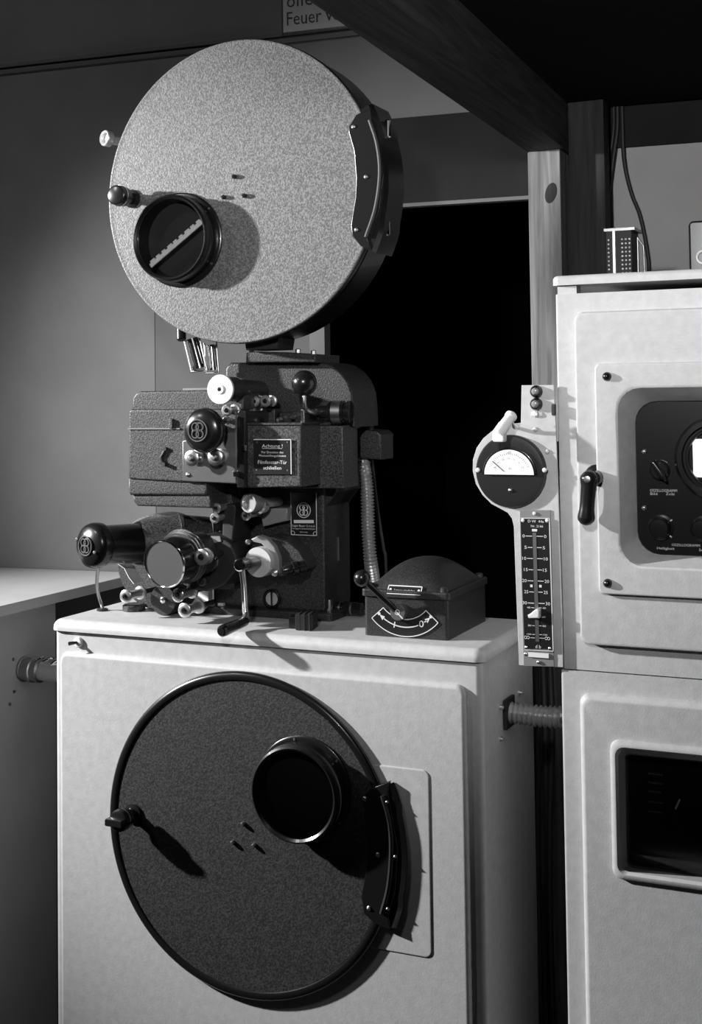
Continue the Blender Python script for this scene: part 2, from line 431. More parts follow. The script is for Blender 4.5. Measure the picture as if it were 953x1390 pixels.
# ------------------------------------------------------------------ film magazines
def magazine(root, c, r, Y, depth, face_mat, rim, lower):
    cx, cz = c
    # casing drum
    m = MB()
    if not lower: m.lathe([(.024, 0), (.024, r-.008), (.03, r-.006), (.032, r-.003), (depth-.006, r-.003), (depth, r-.012), (depth, 0)], (cx, Y, cz), (0, 1, 0), 96)
    if not lower: m.build('casing', BLACKG, root)
    if lower:
        m = MB(); m.lathe([(.0035, 0), (.0035, r-rim-.001), (.0045, r-rim+.001), (.009, r-rim+.001), (.009, 0)], (cx, Y, cz), (0, 1, 0), 128); m.build('door', face_mat, root)
        m = MB(); m.lathe([(.0045, r-rim), (.001, r-rim+.0015), (0, r-rim+.004), (0, r-rim*.5), (.001, r-.004), (.004, r-.0008), (.0075, r), (depth, r-.001), (depth, r-rim), (.0045, r-rim)], (cx, Y, cz), (0, 1, 0), 128); m.build('door_rim', BLACKG, root)
        return
    if not lower:
        m = MB(); m.lathe([(.007, r-.006), (.007, r-.001), (.009, r), (.020, r), (.024, r-.004), (.024, r-.006)], (cx, Y, cz), (0, 1, 0), 96); m.build('door_rim', BLACKG, root)
        m = MB(); m.lathe([(.003, 0), (.003, r-.012), (.0015, r-.006), (.002, r-.002), (.0045, r-.0005), (.0068, r-.001), (.0068, 0)], (cx, Y, cz), (0, 1, 0), 128); m.build('door', face_mat, root)
        return
def window(root, wc, Y, glassmat):
    x, z = wc
    m = MB()
    R0, R1 = .0885, .0785
    m.lathe([(0, R0), (-.004, R0), (-.006, R0-.003), (-.006, R1+.001), (-.024, R1+.001), (-.026, R1+.003), (-.029, R1+.001), (-.036, R1), (-.040, R1+.0015), (-.043, R1-.002),
             (-.040, R1-.006), (-.004, R1-.008), (0, R1-.008), (0, R0)], (x, Y, z), (0, 1, 0), 72)
    w = m.build('window_tube', BLACKG, root)
    m = MB(); m.lathe([(-.0015, 0), (-.0015, R1-.008), (-.0025, R1-.008), (-.0025, 0)], (x, Y, z), (0, 1, 0), 48)
    plabel(m.build('window_back', WELL, w), 'black reel well seen through the window')
    m = MB(); m.lathe([(-.036, 0), (-.036, R1-.0065), (-.0375, R1-.0065), (-.0375, 0)], (x, Y, z), (0, 1, 0), 48)
    m.build('pane', glassmat, w)
    for a in (40, 100, 215, 325):
        mm = MB(); aa = math.radians(a)
        mm.lathe([(0, .0025), (.0015, .002), (.0015, 0)], (x+math.cos(aa)*(R0-.005), Y-.006, z+math.sin(aa)*(R0-.005)), (0, -1, 0), 10); mm.build('rivet', STEEL_DULL, w)
    return w
def bracket(root, plate_px, ridge, Y, c, r, a0, a1, matp, depth=.075):
    m = MB(); m.prism(XZ(plate_px, Y-.004), Y-.007, Y+.004, .002, steps=3)
    o = m.build('hinge_plate', matp, root)
    m = MB(); m.tube([P(x, y, Y-.008) for x, y in ridge], .004, 8); m.build('ridge', MATTE, o)
    n = 18; m = MB(); L = []
    for k in range(n+1):
        a = math.radians(a0+(a1-a0)*k/n); ca, sa = math.cos(a), math.sin(a)
        R0, R1 = r-.001, r+(.021 if 3 < k < n-3 else .024)
        L.append([(c[0]+R0*ca, Y-.004, c[1]+R0*sa), (c[0]+(R1-.006)*ca, Y-.004, c[1]+(R1-.006)*sa), (c[0]+R1*ca, Y+.004, c[1]+R1*sa), (c[0]+R1*ca, Y+depth, c[1]+R1*sa), (c[0]+R0*ca, Y+depth, c[1]+R0*sa)])
    m.loft(L); m.build('hinge_rail', matp, root)
    return o
def wing_knob(root, q, Yf, l, r, bar):
    m = MB(); x, z = q
    m.lathe([(0, r*.9), (.004, r*.9), (.006, r*.55), (l*.45, r*.5), (l*.5, r*.95), (l*.72, r), (l*.74, r*.86), (l*.78, r*.86), (l*.80, r), (l*.96, r*.95), (l, r*.75), (l, 0)], (x, Yf, z), (0, -1, 0), 28)
    o = m.build('latch_knob', BLACK, root)
    m = MB(); m.lathe([(l*.735, r*.9), (l*.745, r*1.03), (l*.785, r*1.03), (l*.795, r*.9)], (x, Yf, z), (0, -1, 0), 28)
    plabel(m.build('knob_band', CHROME, o), 'chrome band')
    if bar:
        m = MB(); yb = Yf-l
        m.box(x-r*1.0, x+r*.85, yb-.012, yb+.004, z-r*.34, z+r*.34, .003); m.build('finger_grip', BLACK, o)
    return o

# upper magazine
UY = 2.06
pl, pt_, pb_ = P(146, 245, UY), P(322, 53, UY), P(338, 466, UY)
ur = (pt_.z-pb_.z)/2; uc = (pl.x+ur, (pt_.z+pb_.z)/2)
um = thing('film_magazine', 'big upper film drum with pale speckled face and ruler window above projector', 'film magazine', (uc[0], UY+.06, uc[1]-ur), 'film drums of the projector')
magazine(um, uc, ur, UY, .12, HAM_LIGHT, .006, False)
YF = UY+.003
wq = P(246, 326, YF); w = window(um, (wq.x, wq.z), YF, GLASS)
# ruler behind the pane
a, b = P(204, 361, UY-.032), P(276, 299, UY-.032)
e = Vector((b.x-a.x, b.z-a.z)); Ln = e.length; e.normalize(); n = Vector((-e.y, e.x))
m = MB(); ww = .008
pts = [Vector((a.x, a.z)), Vector((b.x, b.z))]
m.prism([tuple(pts[0]-n*ww*.5), tuple(pts[1]-n*ww*.5), tuple(pts[1]+n*ww*.5), tuple(pts[0]+n*ww*.5)], UY-.032, UY-.029)
pos = .01
for k in range(9):
    s0 = pts[0]+e*(Ln*(.03+k*.108)); ln = Ln*(.062 if k % 3 else .08)
    m.prism([tuple(s0+n*ww*.5), tuple(s0+e*ln+n*ww*.5), tuple(s0+e*ln+n*ww*.95), tuple(s0+n*ww*.95)], UY-.032, UY-.029)
plabel(m.build('ruler', WHITE, w), 'white notched ruler')
for px, py in ((319, 240), (305, 268), (333, 266)):
    q = P(px, py, YF); mm = MB(); mm.lathe([(0, .0042), (.006, .0042), (.009, .0025), (.009, 0)], (q.x, YF, q.z), (0, -1, 0), 16); mm.build('screw', BLACK, um)
q = P(180, 270, YF); wing_knob(um, (q.x, q.z), YF, .058, .0195, False)
q = P(149, 189, 2.09)
mm = MB(); ax = Vector((-.32, -.95, .05))
mm.lathe([(-.03, .009), (0, .009), (0, .0155), (.012, .0155), (.014, .014), (.012, .011), (.006, .0105), (.006, 0)], q, ax, 28)
plabel(mm.build('side_button', MACHINED, um), 'steel button with dark hollow centre')
PLU = [(478, 166), (484, 156), (504, 147), (506, 165), (521, 233), (514, 285), (500, 325), (504, 339), (490, 334), (479, 321), (477, 307), (479, 292), (483, 268), (484, 241), (481, 205), (474, 180), (474, 171)]
a0 = math.degrees(math.atan2(P(508, 338, UY).z-uc[1], P(508, 338, UY).x-uc[0])); a1 = math.degrees(math.atan2(P(505, 144, UY).z-uc[1], P(505, 144, UY).x-uc[0]))
hp = bracket(um, PLU, [(502, 163), (512, 195), (516, 235), (510, 282), (497, 322)], YF, uc, ur, a0-1, a1+1, BLACKG)
for px, py in ((480, 172), (497, 240), (484, 312)):
    q = P(px, py, YF-.007); screw((q.x, YF-.0065, q.z), .0042, hp, STEEL_DULL)
for px, py in ((527, 175), (525, 308)):
    q = P(px, py, UY+.03); mm = MB(); mm.cyl((q.x, UY+.03, q.z-.016), (q.x, UY+.03, q.z+.016), .006, bev=.002); plabel(mm.build('hinge_pin', CHROME, um), 'chrome hinge pin')
# casing foot that carries the drum
m = MB(); xa_, xb_ = P(352, 470, 2.16).x, P(394, 470, 2.16).x
zt, zbm = uc[1]-ur, P(350, 476.2, 2.125).z+.001
m.prism([(xa_, zbm), (xb_, zbm), (xb_+.004, zt+.01), (xa_-.004, zt+.015)], UY+.045, UY+.115, .004, back=True); m.build('neck', MATTE, um)
# guide roller frame under the drum
for (x0, y0, x1, y1, wpx, yy) in ((261, 460, 272, 500, 13, UY+.03), (287, 468, 290, 502, 10, UY+.06)):
    a, b = P(x0, y0, yy), P(x1, y1, yy); hw = S(x0, y0, yy, wpx)
    ch = MB(); ch.cyl(a, b, hw*.62, bev=.002); ch.cyl(a+(a-b)*-.02+Vector((0, -.0, 0)), a.lerp(b, .06), hw*.8); ch.cyl(a.lerp(b, .9), a.lerp(b, 1.02), hw*.8)
    rl = ch.build('guide_roller', CHROME, um)
    mm = MB()
    for sx in (-1, 1):
        mm.cyl(a+Vector((sx*hw*.95, -.004, .004)), b+Vector((sx*hw*.95, -.004, -.006)), .0016)
    mm.cyl(b+Vector((-hw, -.004, -.006)), b+Vector((hw, -.004, -.006)), .0022)
    mm.build('roller_frame', STEEL, rl)
mm = MB(); q = P(246, 458, UY+.02); mm.cyl(q+Vector((0, 0, .02)), q+Vector((.004, -.006, -.006)), .009, bev=.002); mm.build('film_outlet', BLACKG, um)

# lower magazine
LY = 1.979
pl, pt_ = P(147, 1108, LY), P(325, 912, LY)
lr_ = .279
lc = (pl.x+lr_, pt_.z-lr_)
lm = thing('film_magazine', 'lower dark film drum with black rim on the pedestal front', 'film magazine', (lc[0], LY+.02, lc[1]-lr_), 'film drums of the projector')
magazine(lm, lc, lr_, LY, .010, HAM_DARK, .016, True)
YF2 = LY+.0035
wq = P(413, 1070, YF2); window(lm, (wq.x, wq.z), YF2, GLASS)
for px, py in ((331, 1118), (317, 1143), (346, 1147)):
    q = P(px, py, YF2); mm = MB(); mm.lathe([(0, .004), (.005, .004), (.008, .0025), (.008, 0)], (q.x, YF2, q.z), (0, -1, 0), 16); mm.build('screw', STEEL_DULL, lm)
q = P(181, 1104, YF2); wing_knob(lm, (q.x, q.z), YF2, .050, .0195, True)
PLL = [(493, 1082), (503, 1070), (528, 1061), (528, 1079), (541, 1153), (537, 1210), (528, 1242), (531, 1262), (508, 1252), (495, 1240), (491, 1216), (497, 1185), (499, 1153), (496, 1110)]
a0 = math.degrees(math.atan2(P(529, 1258, LY).z-lc[1], P(529, 1258, LY).x-lc[0])); a1 = math.degrees(math.atan2(P(528, 1065, LY).z-lc[1], P(528, 1065, LY).x-lc[0]))
hp = bracket(lm, PLL, [(519, 1080), (529, 1120), (531, 1160), (527, 1205), (518, 1240)], YF2, lc, lr_, a0, a1, BLACKG, .010-.004)
for px, py in ((513, 1160), (501, 1233), (495, 1084)):
    q = P(px, py, YF2-.007); screw((q.x, YF2-.0065, q.z), .0042, hp, STEEL_DULL)
for px, py in ((526, 1088), (537, 1162), (527, 1233)):
    q = P(px, py, YF2-.006); screw((q.x, YF2-.0075, q.z), .003, hp, STEEL_DULL)

# ------------------------------------------------------------------ projector
TOP = PT
pr = thing('film_projector', 'dark hammer-finish cinema film projector with black knobs and crank on the pedestal', 'film projector', (-1.2, 2.15, TOP))
def pprism(name, pts, y0, y1, mat, bev=.004, parent=None, back=False, steps=3):
    m = MB(); m.prism(XZ(pts, y0), y0, y1, bev, back=back, steps=steps); return m.build(name, mat, parent or pr)
def Q(px, py, Y): return P(px, py, Y)
# base and main body
x0, x1 = P(262, 845, 2.155).x, P(452, 845, 2.155).x
m = MB(); m.hprism(rrect(x0, x1, 2.150, 2.292, .008), TOP+.0004, TOP+.014, .003); m.build('base_plate', BODY, pr)
x0, x1 = P(288, 750, 2.17).x, P(441, 750, 2.17).x; z1 = P(400, 655, 2.17).z
m = MB(); m.box(x0, x1, 2.17, 2.288, TOP+.012, z1+.02, .008); m.build('main_body', BODY, pr)
m = MB(); q = Q(440, 838, 2.175); m.lathe([(0, .010), (.018, .010), (.020, .0085), (.020, .005), (.026, .005), (.026, 0)], (q.x, 2.19, TOP+.0135), (0, 0, 1), 6); m.build('foot_bolt', STEEL_DULL, pr)
# flank slot strip
q = PX(459, 745, x1); m = MB(); m.box(x1-.001, x1+.002, q.y-.0015, q.y+.0015, q.z-.022, q.z+.022); m.build('side_slot', STEEL_DULL, pr)
# upper housing with the rounded shoulder
pprism('upper_housing', [(305, 580), (305, 500), (312, 492), (434, 492), (448, 495), (461, 504), (471, 517), (477, 533), (479, 552), (480, 580)], 2.15, 2.27, BODY, .006, back=True)
pprism('head_block', [(318, 690), (318, 570), (457, 570), (457, 668), (441, 690)], 2.178, 2.285, BODY, .003)
pprism('top_flange', [(333, 492), (334, 479), (346, 477), (388, 478), (428, 481), (428, 492)], 2.125, 2.23, BODY, .003)
for px, py in ((340, 476), (403, 477), (424, 479)):
    q = Q(px, py, 2.14); mm = MB(); mm.cyl((q.x, 2.145, q.z-.004), (q.x, 2.145, q.z+.005), .005, bev=.0015, seg=6); mm.build('flange_bolt', STEEL, pr)
# connector block on the right
cb = pprism('connector_block', [(478, 622), (478, 582), (512, 585), (517, 590), (517, 624)], 2.225, 2.285, BODY, .004)
m = MB(); q = Q(497, 580, 2.24); m.cyl((q.x, 2.25, q.z-.008), (q.x, 2.25, q.z+.006), .011, bev=.002); m.build('cable_gland', MATTE, cb)
# photocell housing: front cover box with the warning plate
gc = pprism('gate_cover', [(333, 662), (333, 577), (408, 577), (408, 661)], 2.04, 2.12, HAM_MID, .003)
m = MB(); a, b = Q(331, 576, 2.038), Q(410, 576, 2.038); m.box(a.x, b.x, 2.037, 2.125, a.z-.001, a.z+.0025); m.build('cover_lip', BODY, gc)
pprism('side_cover', [(380, 663), (380, 578), (465, 578), (466, 663)], 2.12, 2.185, HAM_MID, .003)
pl_ = pprism('warning_plate', [(344, 644), (344, 597), (395, 597), (395, 644)], 2.0365, 2.0405, PLATE, .0004)
YY = 2.0362; m = MB()
c = Q(369.5, 620, YY)
def tl(mm, txt, xc, yb, hpx, wpx, Y, align='C'):
    p = Q(xc, yb, Y); mm.text(txt, p.x, p.z, Y, S(xc, yb, Y, hpx), S(xc, yb, Y, wpx)*1.17, align)
tl(m, 'Achtung !', 369.5, 607.5, 4.6, 27, YY)
tl(m, 'Vor Einsetzen des', 369.5, 615.3, 3, 29, YY)
tl(m, 'Photozellengehäuses', 369.8, 620, 3, 35, YY)
tl(m, 'Filmfenster-Tür', 369.7, 629.8, 4.9, 38, YY)
tl(m, 'schließen', 369.7, 637.3, 4.6, 23.5, YY)
a, b = Q(356, 608.7, YY), Q(383, 608.9, YY); m.bar((a.x, a.z), (b.x, b.z), .0007, YY)
m.build('lettering', LETTER, pl_)
a, b = Q(344.3, 596.6, YY), Q(395.4, 643.5, YY)
m = MB(); m.bar((a.x, a.z), (b.x, a.z), .0016, YY); m.bar((b.x, a.z), (b.x, b.z), .0016, YY); m.build('edge_line', SILVER, pl_)
for px, py in ((348.5, 600.5), (390, 600.5), (348.5, 638), (390, 638.5)):
    q = Q(px, py, YY); mm = MB(); mm.lathe([(0, .0017), (.001, .001), (.001, 0)], (q.x, YY+.0003, q.z), (0, -1, 0), 10); mm.build('rivet', STEEL, pl_)
# nameplate on the main body
npl = pprism('nameplate', [(394, 728), (394, 668), (431, 668), (431, 728)], 2.1685, 2.1715, PLATE, .0004)
YY = 2.168; m = MB()
tl(m, 'Eugen Bauer G.m.b.H.', 412.3, 715.2, 2.9, 30, YY); tl(m, 'Stuttgart-Untertürkheim', 412.3, 718.6, 2.0, 29.5, YY); tl(m, 'Germany', 412.3, 723, 1.9, 10, YY)
a = Q(399, 708, YY); b = Q(426, 708, YY); m.bar((a.x, a.z), (b.x, b.z), S(412, 708, YY, 4.2), YY)
m.build('lettering', LETTER, npl)
m = MB()
a, b = Q(394.8, 668, YY), Q(430, 727, YY); w_ = .0013
for p, q in (((a.x, a.z), (a.x, b.z)), ((b.x, a.z), (b.x, b.z)), ((a.x, b.z), (b.x, b.z))): m.bar(p, q, w_, YY)
for xx in (a.x, b.x): m.torus((xx+(.0035 if xx == a.x else -.0035), YY, b.z+.0035), (0, 1, 0), .0035, .0005, 20, 6)
m.build('edge_line', SILVER, npl)
q = Q(412.2, 692.5, YY); emblem(q.x, q.z, YY, S(412, 692, YY, 10), npl, SILVER, .06)
# lamp house on the left
lh = pprism('lamp_house', [(174, 650), (174, 558), (178, 555), (318, 555), (322, 560), (322, 656), (247, 655)], 2.045, 2.20, HAM_MID, .005)
pprism('lamp_house_lid', [(179, 558), (180, 540), (184, 534), (190, 531), (330, 529), (330, 558)], 2.056, 2.20, HAM_MID, .004).parent = pr
m = MB(); a, b = Q(174.5, 582, 2.045), Q(245, 584, 2.045); m.box(a.x, b.x, 2.042, 2.05, a.z-.0012, a.z+.0012); m.build('ledge', SHEET, lh)
m = MB(); a = Q(234, 575, 2.045); m.box(a.x-.004, a.x+.004, 2.038, 2.05, a.z-.009, a.z+.009, .002); m.build('lug', HAM_MID, lh)
m = MB(); a, b = Q(248, 527.5, 2.06), Q(283, 527.5, 2.06); m.box(a.x, b.x, 2.06, 2.10, a.z-.003, a.z+.0005); m.build('top_strip', STEEL, lh)
pprism('lamp_house_foot', [(176, 672), (174, 666), (174, 648), (280, 654), (280, 672)], 2.05, 2.20, HAM_MID, .004)
pprism('lamp_house_base', [(186, 687), (181, 681), (180, 671), (284, 671), (286, 690)], 2.056, 2.20, HAM_MID, .004)
gp = pprism('gate_panel', [(247, 653), (247, 598), (321, 586), (321, 657)], 2.039, 2.05, DULLGREY, .003)
q = Q(254, 644.5, 2.036); screw((q.x, 2.039, q.z), .0045, gp, STEEL_DULL)
gs = pprism('film_gate', [(321, 662), (321, 560), (326, 555), (333, 558), (333, 662)], 2.03, 2.19, BLACKG, .003)
for px, py in ((331, 608), (320, 643)):
    m = MB(); q = Q(px, py, 2.028); m.box(q.x-.002, q.x+.004, 2.022, 2.032, q.z-.005, q.z+.005, .001)
    plabel(m.build('gate_latch', CHROME, gs), 'small chrome latch')
m = MB()   # curved lever in its slot
pts = [Q(x, y, 2.042) for x, y in ((224.5, 610), (222, 615), (219, 621), (221, 628), (226, 631))]
m.tube(pts, .0028, 8); m.lathe([(0, .0035), (.006, .0035), (.006, 0)], (pts[0].x, 2.045, pts[0].z+.001), (0, -1, 0), 12); m.lathe([(0, .004), (.01, .004), (.01, 0)], (pts[-1].x-.003, 2.045, pts[-1].z+.001), (0, -1, 0), 12)
m.build('slot_lever', MATTE, lh)
# mushroom knob with emblem
def mush(c, r, h, stem_end, name='hand_knob', tilt=(0, -1, 0), parent=None, er=.47):
    d = Vector(tilt).normalized(); c = Vector(c); m = MB()
    prof = [(h*.0, 0), (-.0005, r*.5), (-r*.1, r*.78), (-r*.24, r*.95), (-r*.42, r), (-r*.6, r*.96), (-r*.75, r*.82), (-r*.82, r*.55), (-r*.85, r*.34), (-stem_end, r*.3), (-stem_end, 0)]
    m.lathe(prof, c, d, 48); return m.build(name, BLACK, parent or pr)
kq = Q(271, 584.5, 1.985); kr = S(271, 584, 1.985, 31)
kb = mush((kq.x, 1.985, kq.z), kr, .03, .06)
emblem(kq.x-.004, kq.z+.000, 1.9845, kr*.47, kb, ENGRAVE, .07)
# rollers
def roller(px, py, Y, rpx, l, mat=ROLLER, name='film_roller', d=(0, 1, 0), hub=BLACK, back=None):
    q = Q(px, py, Y); r = S(px, py, Y, rpx); m = MB()
    m.lathe([(0, r*.42), (0, r*.75), (.002, r), (.005, r), (.006, r*.72), (l*.5, r*.62), (l-.006, r*.72), (l-.005, r), (l-.001, r), (l, r*.8), (l, 0)], q, d, 28)
    o = m.build(name, mat, pr)
    m = MB(); m.lathe([(-.004, 0), (-.0038, r*.22), (-.002, r*.36), (.003, r*.42), (.003, 0)], q, d, 16); m.build('hub', hub, o)
    if back:
        m = MB(); m.cyl((q.x, Y+l-.001, q.z), (q.x, back, q.z), r*.36); m.build('shaft', MATTE, o)
    return o
for px, py, rp in ((259, 622, 11), (291, 621, 11.5)):
    roller(px, py, 2.015, rp, .026, STEEL, hub=STEEL_DULL)
# silver sprocket disc
q = Q(298.5, 528.5, 2.0); r = S(298, 528, 2.0, 20.5); m = MB()
m.lathe([(0, .0), (0, r*.13), (-.002, r*.15), (-.002, r*.3), (0, r*.32), (0, r*.97), (.002, r), (.004, r), (.005, r*.85), (.008, r*.85), (.008, 0)], (q.x, 2.0, q.z), (0, 1, 0), 48)
so = m.build('sprocket_wheel', MACHINED, pr)
m = MB(); m.lathe([(-.0024, 0), (-.0024, r*.1), (0, r*.1)], (q.x, 2.0, q.z), (0, 1, 0), 14); m.build('axle', BLACK, so)
m = MB(); m.cyl((q.x, 2.007, q.z), (q.x, 2.05, q.z), r*.84); m.cyl((q.x, 2.045, q.z), (q.x, 2.16, q.z-.004), r*.72); plabel(m.build('sprocket_housing', BODY, so), 'dark bearing barrel')
for px, py, rp, yy in ((307, 557, 8, 2.025), (306, 571, 6, 2.03), (344.5, 545, 7.5, 2.10), (359.5, 544.5, 8, 2.08)):
    roller(px, py, yy, rp, 2.06-yy if yy < 2.05 else .03, ROLLER if rp > 7 else STEEL)
m = MB(); a = Q(316, 566, 2.03); m.box(a.x-.012, a.x+.012, 2.05, 2.19, a.z-.03, a.z+.012, .004); m.build('roller_bracket', BODY, pr)
m = MB(); a = Q(352, 565, 2.10); m.box(a.x-.022, a.x+.022, 2.12, 2.21, a.z-.014, a.z+.014, .004)
a = Q(395, 568, 2.12); m.box(a.x-.03, a.x+.02, 2.13, 2.21, a.z-.01, a.z+.012, .004); m.build('bearing_block', BODY, pr)
for px, py in ((338, 566), (356, 572), (394, 566), (376, 570)):
    m = MB(); q = Q(px, py, 2.11); m.lathe([(0, .005), (.01, .005), (.012, .003), (.012, 0)], (q.x, 2.125, q.z), (0, -1, 0), 6); m.build('nut', STEEL, pr)
# black ball lever and shutter knob
a = Q(413, 520, 2.06); rr = S(413, 520, 2.06, 17.5); m = MB(); m.sphere(a, rr, 36, 18); bl = m.build('ball_lever', BLACK, pr)
pts = [Q(413, 534, 2.06), Q(413, 548, 2.06), Q(416, 556, 2.07), Q(424, 560, 2.085), Q(436, 560, 2.12)]
m = MB(); m.tube(pts, .0042, 12); plabel(m.build('stem', STEEL_DULL, bl), 'bent steel stem')
m = MB(); p0, p1 = Q(412, 572, 2.085), Q(412, 556, 2.085); m.box(p0.x-.003, p0.x+.004, 2.08, 2.13, p0.z-.006, p1.z, .001); plabel(m.build('stop', STEEL, bl), 'steel stop')
a, b = Q(431, 558.5, 2.12), Q(477, 559, 2.13); d = (b-a); L = d.length; m = MB(); R = S(450, 558, 2.12, 15)
m.lathe([(0, 0), (0, R*.55), (.004, R*.6), (L*.32, R*.6), (L*.34, R*.9), (L*.40, R), (L*.80, R), (L*.82, R*.86), (L*.87, R*.86), (L*.89, R), (L*.98, R), (L, R*.9), (L, 0)], a, d, 32); kn = m.build('focus_knob', BLACK, pr)
m = MB(); m.lathe([(L*.46, R*.98), (L*.46, R*1.04), (L*.72, R*1.04), (L*.72, R*.98)], a, d, 32); plabel(m.build('knob_band', STEEL_DULL, kn), 'steel band')
m = MB(); q0 = a+d*.6; m.cyl(q0+Vector((0, .005, 0)), (q0.x, 2.205, q0.z), .009); m.build('knob_support', BODY, kn)
# round gate plate at lower left
q = Q(212, 763, 2.15); r = min(S(212, 765, 2.15, 75), q.z-TOP-.0005); m = MB()
m.lathe([(0, 0), (0, r-.004), (.003, r), (.06, r), (.063, r-.003), (.063, 0)], (q.x, 2.15, q.z), (0, 1, 0), 72); m.build('flywheel_case', HAM_MID, pr)
# sound lamp tube
d = (Q(196, 737, 2.105)-Q(117, 741, 1.97)); a = Q(115.5, 741, 1.97); R = S(121, 741, 1.975, 31); m = MB()
du = d.normalized()
m.lathe([(0, 0), (.0015, R*.45), (.006, R*.78), (.012, R*.94), (.02, R), (.032, R), (.036, R*.95), (.038, R*.8), (.038, 0)], a, d, 48); cap = m.build('lamp_cap', BLACK, pr)
m = MB()
for sx in (-1, 1):
    qq = a+Vector((du.y, -du.x, 0))*(sx*R*.6)+Vector((0, .0005, -.25*sx*R))+du*.0035; m.lathe([(0, .0032), (-.004, .0032), (-.005, .002), (-.005, 0)], qq, (0, 1, 0), 12)
m.build('screw', STEEL_DULL, cap)
em = emblem(a.x+.0, a.z, a.y-.0003, R*.42, cap, ENGRAVE, .07)
for v in em.data.vertices: v.co.y -= (v.co.x+WL[em.name].x-a.x)*du.x/du.y
m = MB(); L = d.length
m.lathe([(.034, R*.86), (L*.9, R*.90), (L*.92, R*.98), (L, R*1.0), (L, 0)], a, d, 40); m.build('lamp_tube', BLACKG, pr)
a2 = a+d*.96; e2 = Q(290, 730, 2.19); dd = e2-a2; L2 = dd.length; R2 = S(240, 730, 2.15, 36)
m = MB(); m.lathe([(0, R*1.0), (L2*.05, R*1.06), (L2*.28, R2*.92), (L2*.5, R2*.98), (L2*.52, R2*1.02), (L2*.56, R2*1.02), (L2*.58, R2*.95), (L2*.95, R2*.8), (L2, 0)], a2, dd, 48); m.build('optic_barrel', HAM_MID, pr)
# sound drum
a = Q(222.5, 766, 1.985); R = S(222, 766, 1.985, 33); b = Vector((a.x+.004, 2.05, a.z+.008)); d = b-a; L = d.length
m = MB(); m.lathe([(.001, 0), (.001, R*.93)], a, d, 56); m.lathe([(.001, R*.92), (.0018, R*.93)], a, d, 56)
dr = None
mm = MB(); mm.lathe([(.004, R*.93), (.006, R*.98), (L*.66, R*.98), (L*.67, R*.9), (L, R*.9), (L, 0)], a, d, 56); dr = mm.build('sound_drum', BLACKG, pr)
m.build('drum_face', DULLGREY, dr)
m = MB(); m.lathe([(.004, R*.93), (0, R*.935), (-.001, R*.965), (.002, R*1.0), (.006, R*.985)], a, d, 56); plabel(m.build('drum_rim', CHROME, dr), 'polished rim')
q = Q(233.5, 754.5, 1.98); mm = MB(); mm.lathe([(0, .0022), (.002, .0018), (.002, 0)], (q.x, a.y+.0015, q.z), (0, -1, 0), 10); mm.build('rivet', STEEL, dr)
m = MB()
for k_, s_ in ((.72, 1.06), (.82, 1.12), (.92, 1.16)):
    m.lathe([(L*k_, R*.9), (L*k_, R*s_), (L*(k_+.05), R*s_), (L*(k_+.05), R*.9)], a, d, 56)
plabel(m.build('drum_ring', STEEL, dr), 'pale steel rings')
m = MB(); m.cyl(b-d*.05, (b.x+.012, 2.09, b.z), R*.95, R*.9); m.build('drum_neck', BODY, dr)
# dark flange with slots
fl = pprism('drum_flange', [(258, 800), (250, 770), (256, 738), (268, 727), (296, 727), (313, 738), (321, 757), (319, 776), (303, 795), (280, 803)], 2.085, 2.15, MATTE, .004)
for pts in ([(286, 728), (298, 728), (300, 735), (291, 737)], [(288, 762), (296, 759), (295, 768), (286, 776)]):
    m = MB(); m.prism(XZ(pts, 2.083), 2.083, 2.087); plabel(m.build('slot', SHEET, fl), 'pale slot')
roller(272.5, 756.5, 2.012, 11, .022, ROLLER, back=2.088)
for px, py in ((284, 748), (289, 756), (276, 772)):
    q = Q(px, py, 2.07); mm = MB(); mm.lathe([(0, .006), (.012, .006), (.014, .003), (.014, 0)], (q.x, 2.087, q.z), (0, -1, 0), 6); plabel(mm.build('nut', CHROME, pr), 'chrome nut')
q = Q(270, 790, 2.06); mm = MB(); mm.lathe([(0, .009), (.02, .009), (.022, .007), (.022, 0)], (q.x, 2.09, q.z), (0, -1, 0), 20); mm.build('stud', BODY, pr)
# lower roller cluster
roller(169.5, 810, 2.045, 9.2, .055, ROLLER, back=2.152)
roller(240.5, 808.5, 2.04, 9.5, .055, ROLLER, back=2.152)
roller(249.5, 829, 2.035, 10, .055, ROLLER, back=2.14)
q = Q(221, 815, 2.10); r = min(S(221, 815, 2.1, 21), q.z-TOP-.0005); m = MB(); m.lathe([(0, 0), (0, r*.95), (.002, r), (.05, r), (.05, 0)], (q.x, 2.10, q.z), (0, 1, 0), 40); dd_ = m.build('lower_drum', BODY, pr)
m = MB(); m.lathe([(0, .006), (-.004, .006), (-.006, .003), (-.006, 0)], (q.x+.002, 2.10, q.z+.001), (0, 1, 0), 16); m.build('stud', STEEL, dd_)
pprism('lower_plate', [(192, 800), (262, 800), (262, 829), (215, 829), (200, 826)], 2.135, 2.16, BODY, .003)
# film glimpses
m = MB(); pts = [Q(x, y, 2.09) for x, y in ((166, 764), (175, 770), (181, 782), (188, 791))]
for i in range(len(pts)-1): m.loft([[pts[i]+Vector((0, -.017, 0)), pts[i]+Vector((0, .017, 0)), pts[i]+Vector((.0012, .017, .0005)), pts[i]+Vector((.0012, -.017, .0005))], [pts[i+1]+Vector((0, -.017, 0)), pts[i+1]+Vector((0, .017, 0)), pts[i+1]+Vector((.0012, .017, .0005)), pts[i+1]+Vector((.0012, -.017, .0005))]])
plabel(m.build('film_strip', FILM, pr), 'pale strip of film')
pprism('film_shield', [(262, 826), (256, 800), (275, 794), (283, 799), (283, 818), (276, 827)], 2.14, 2.155, FILM, .001)
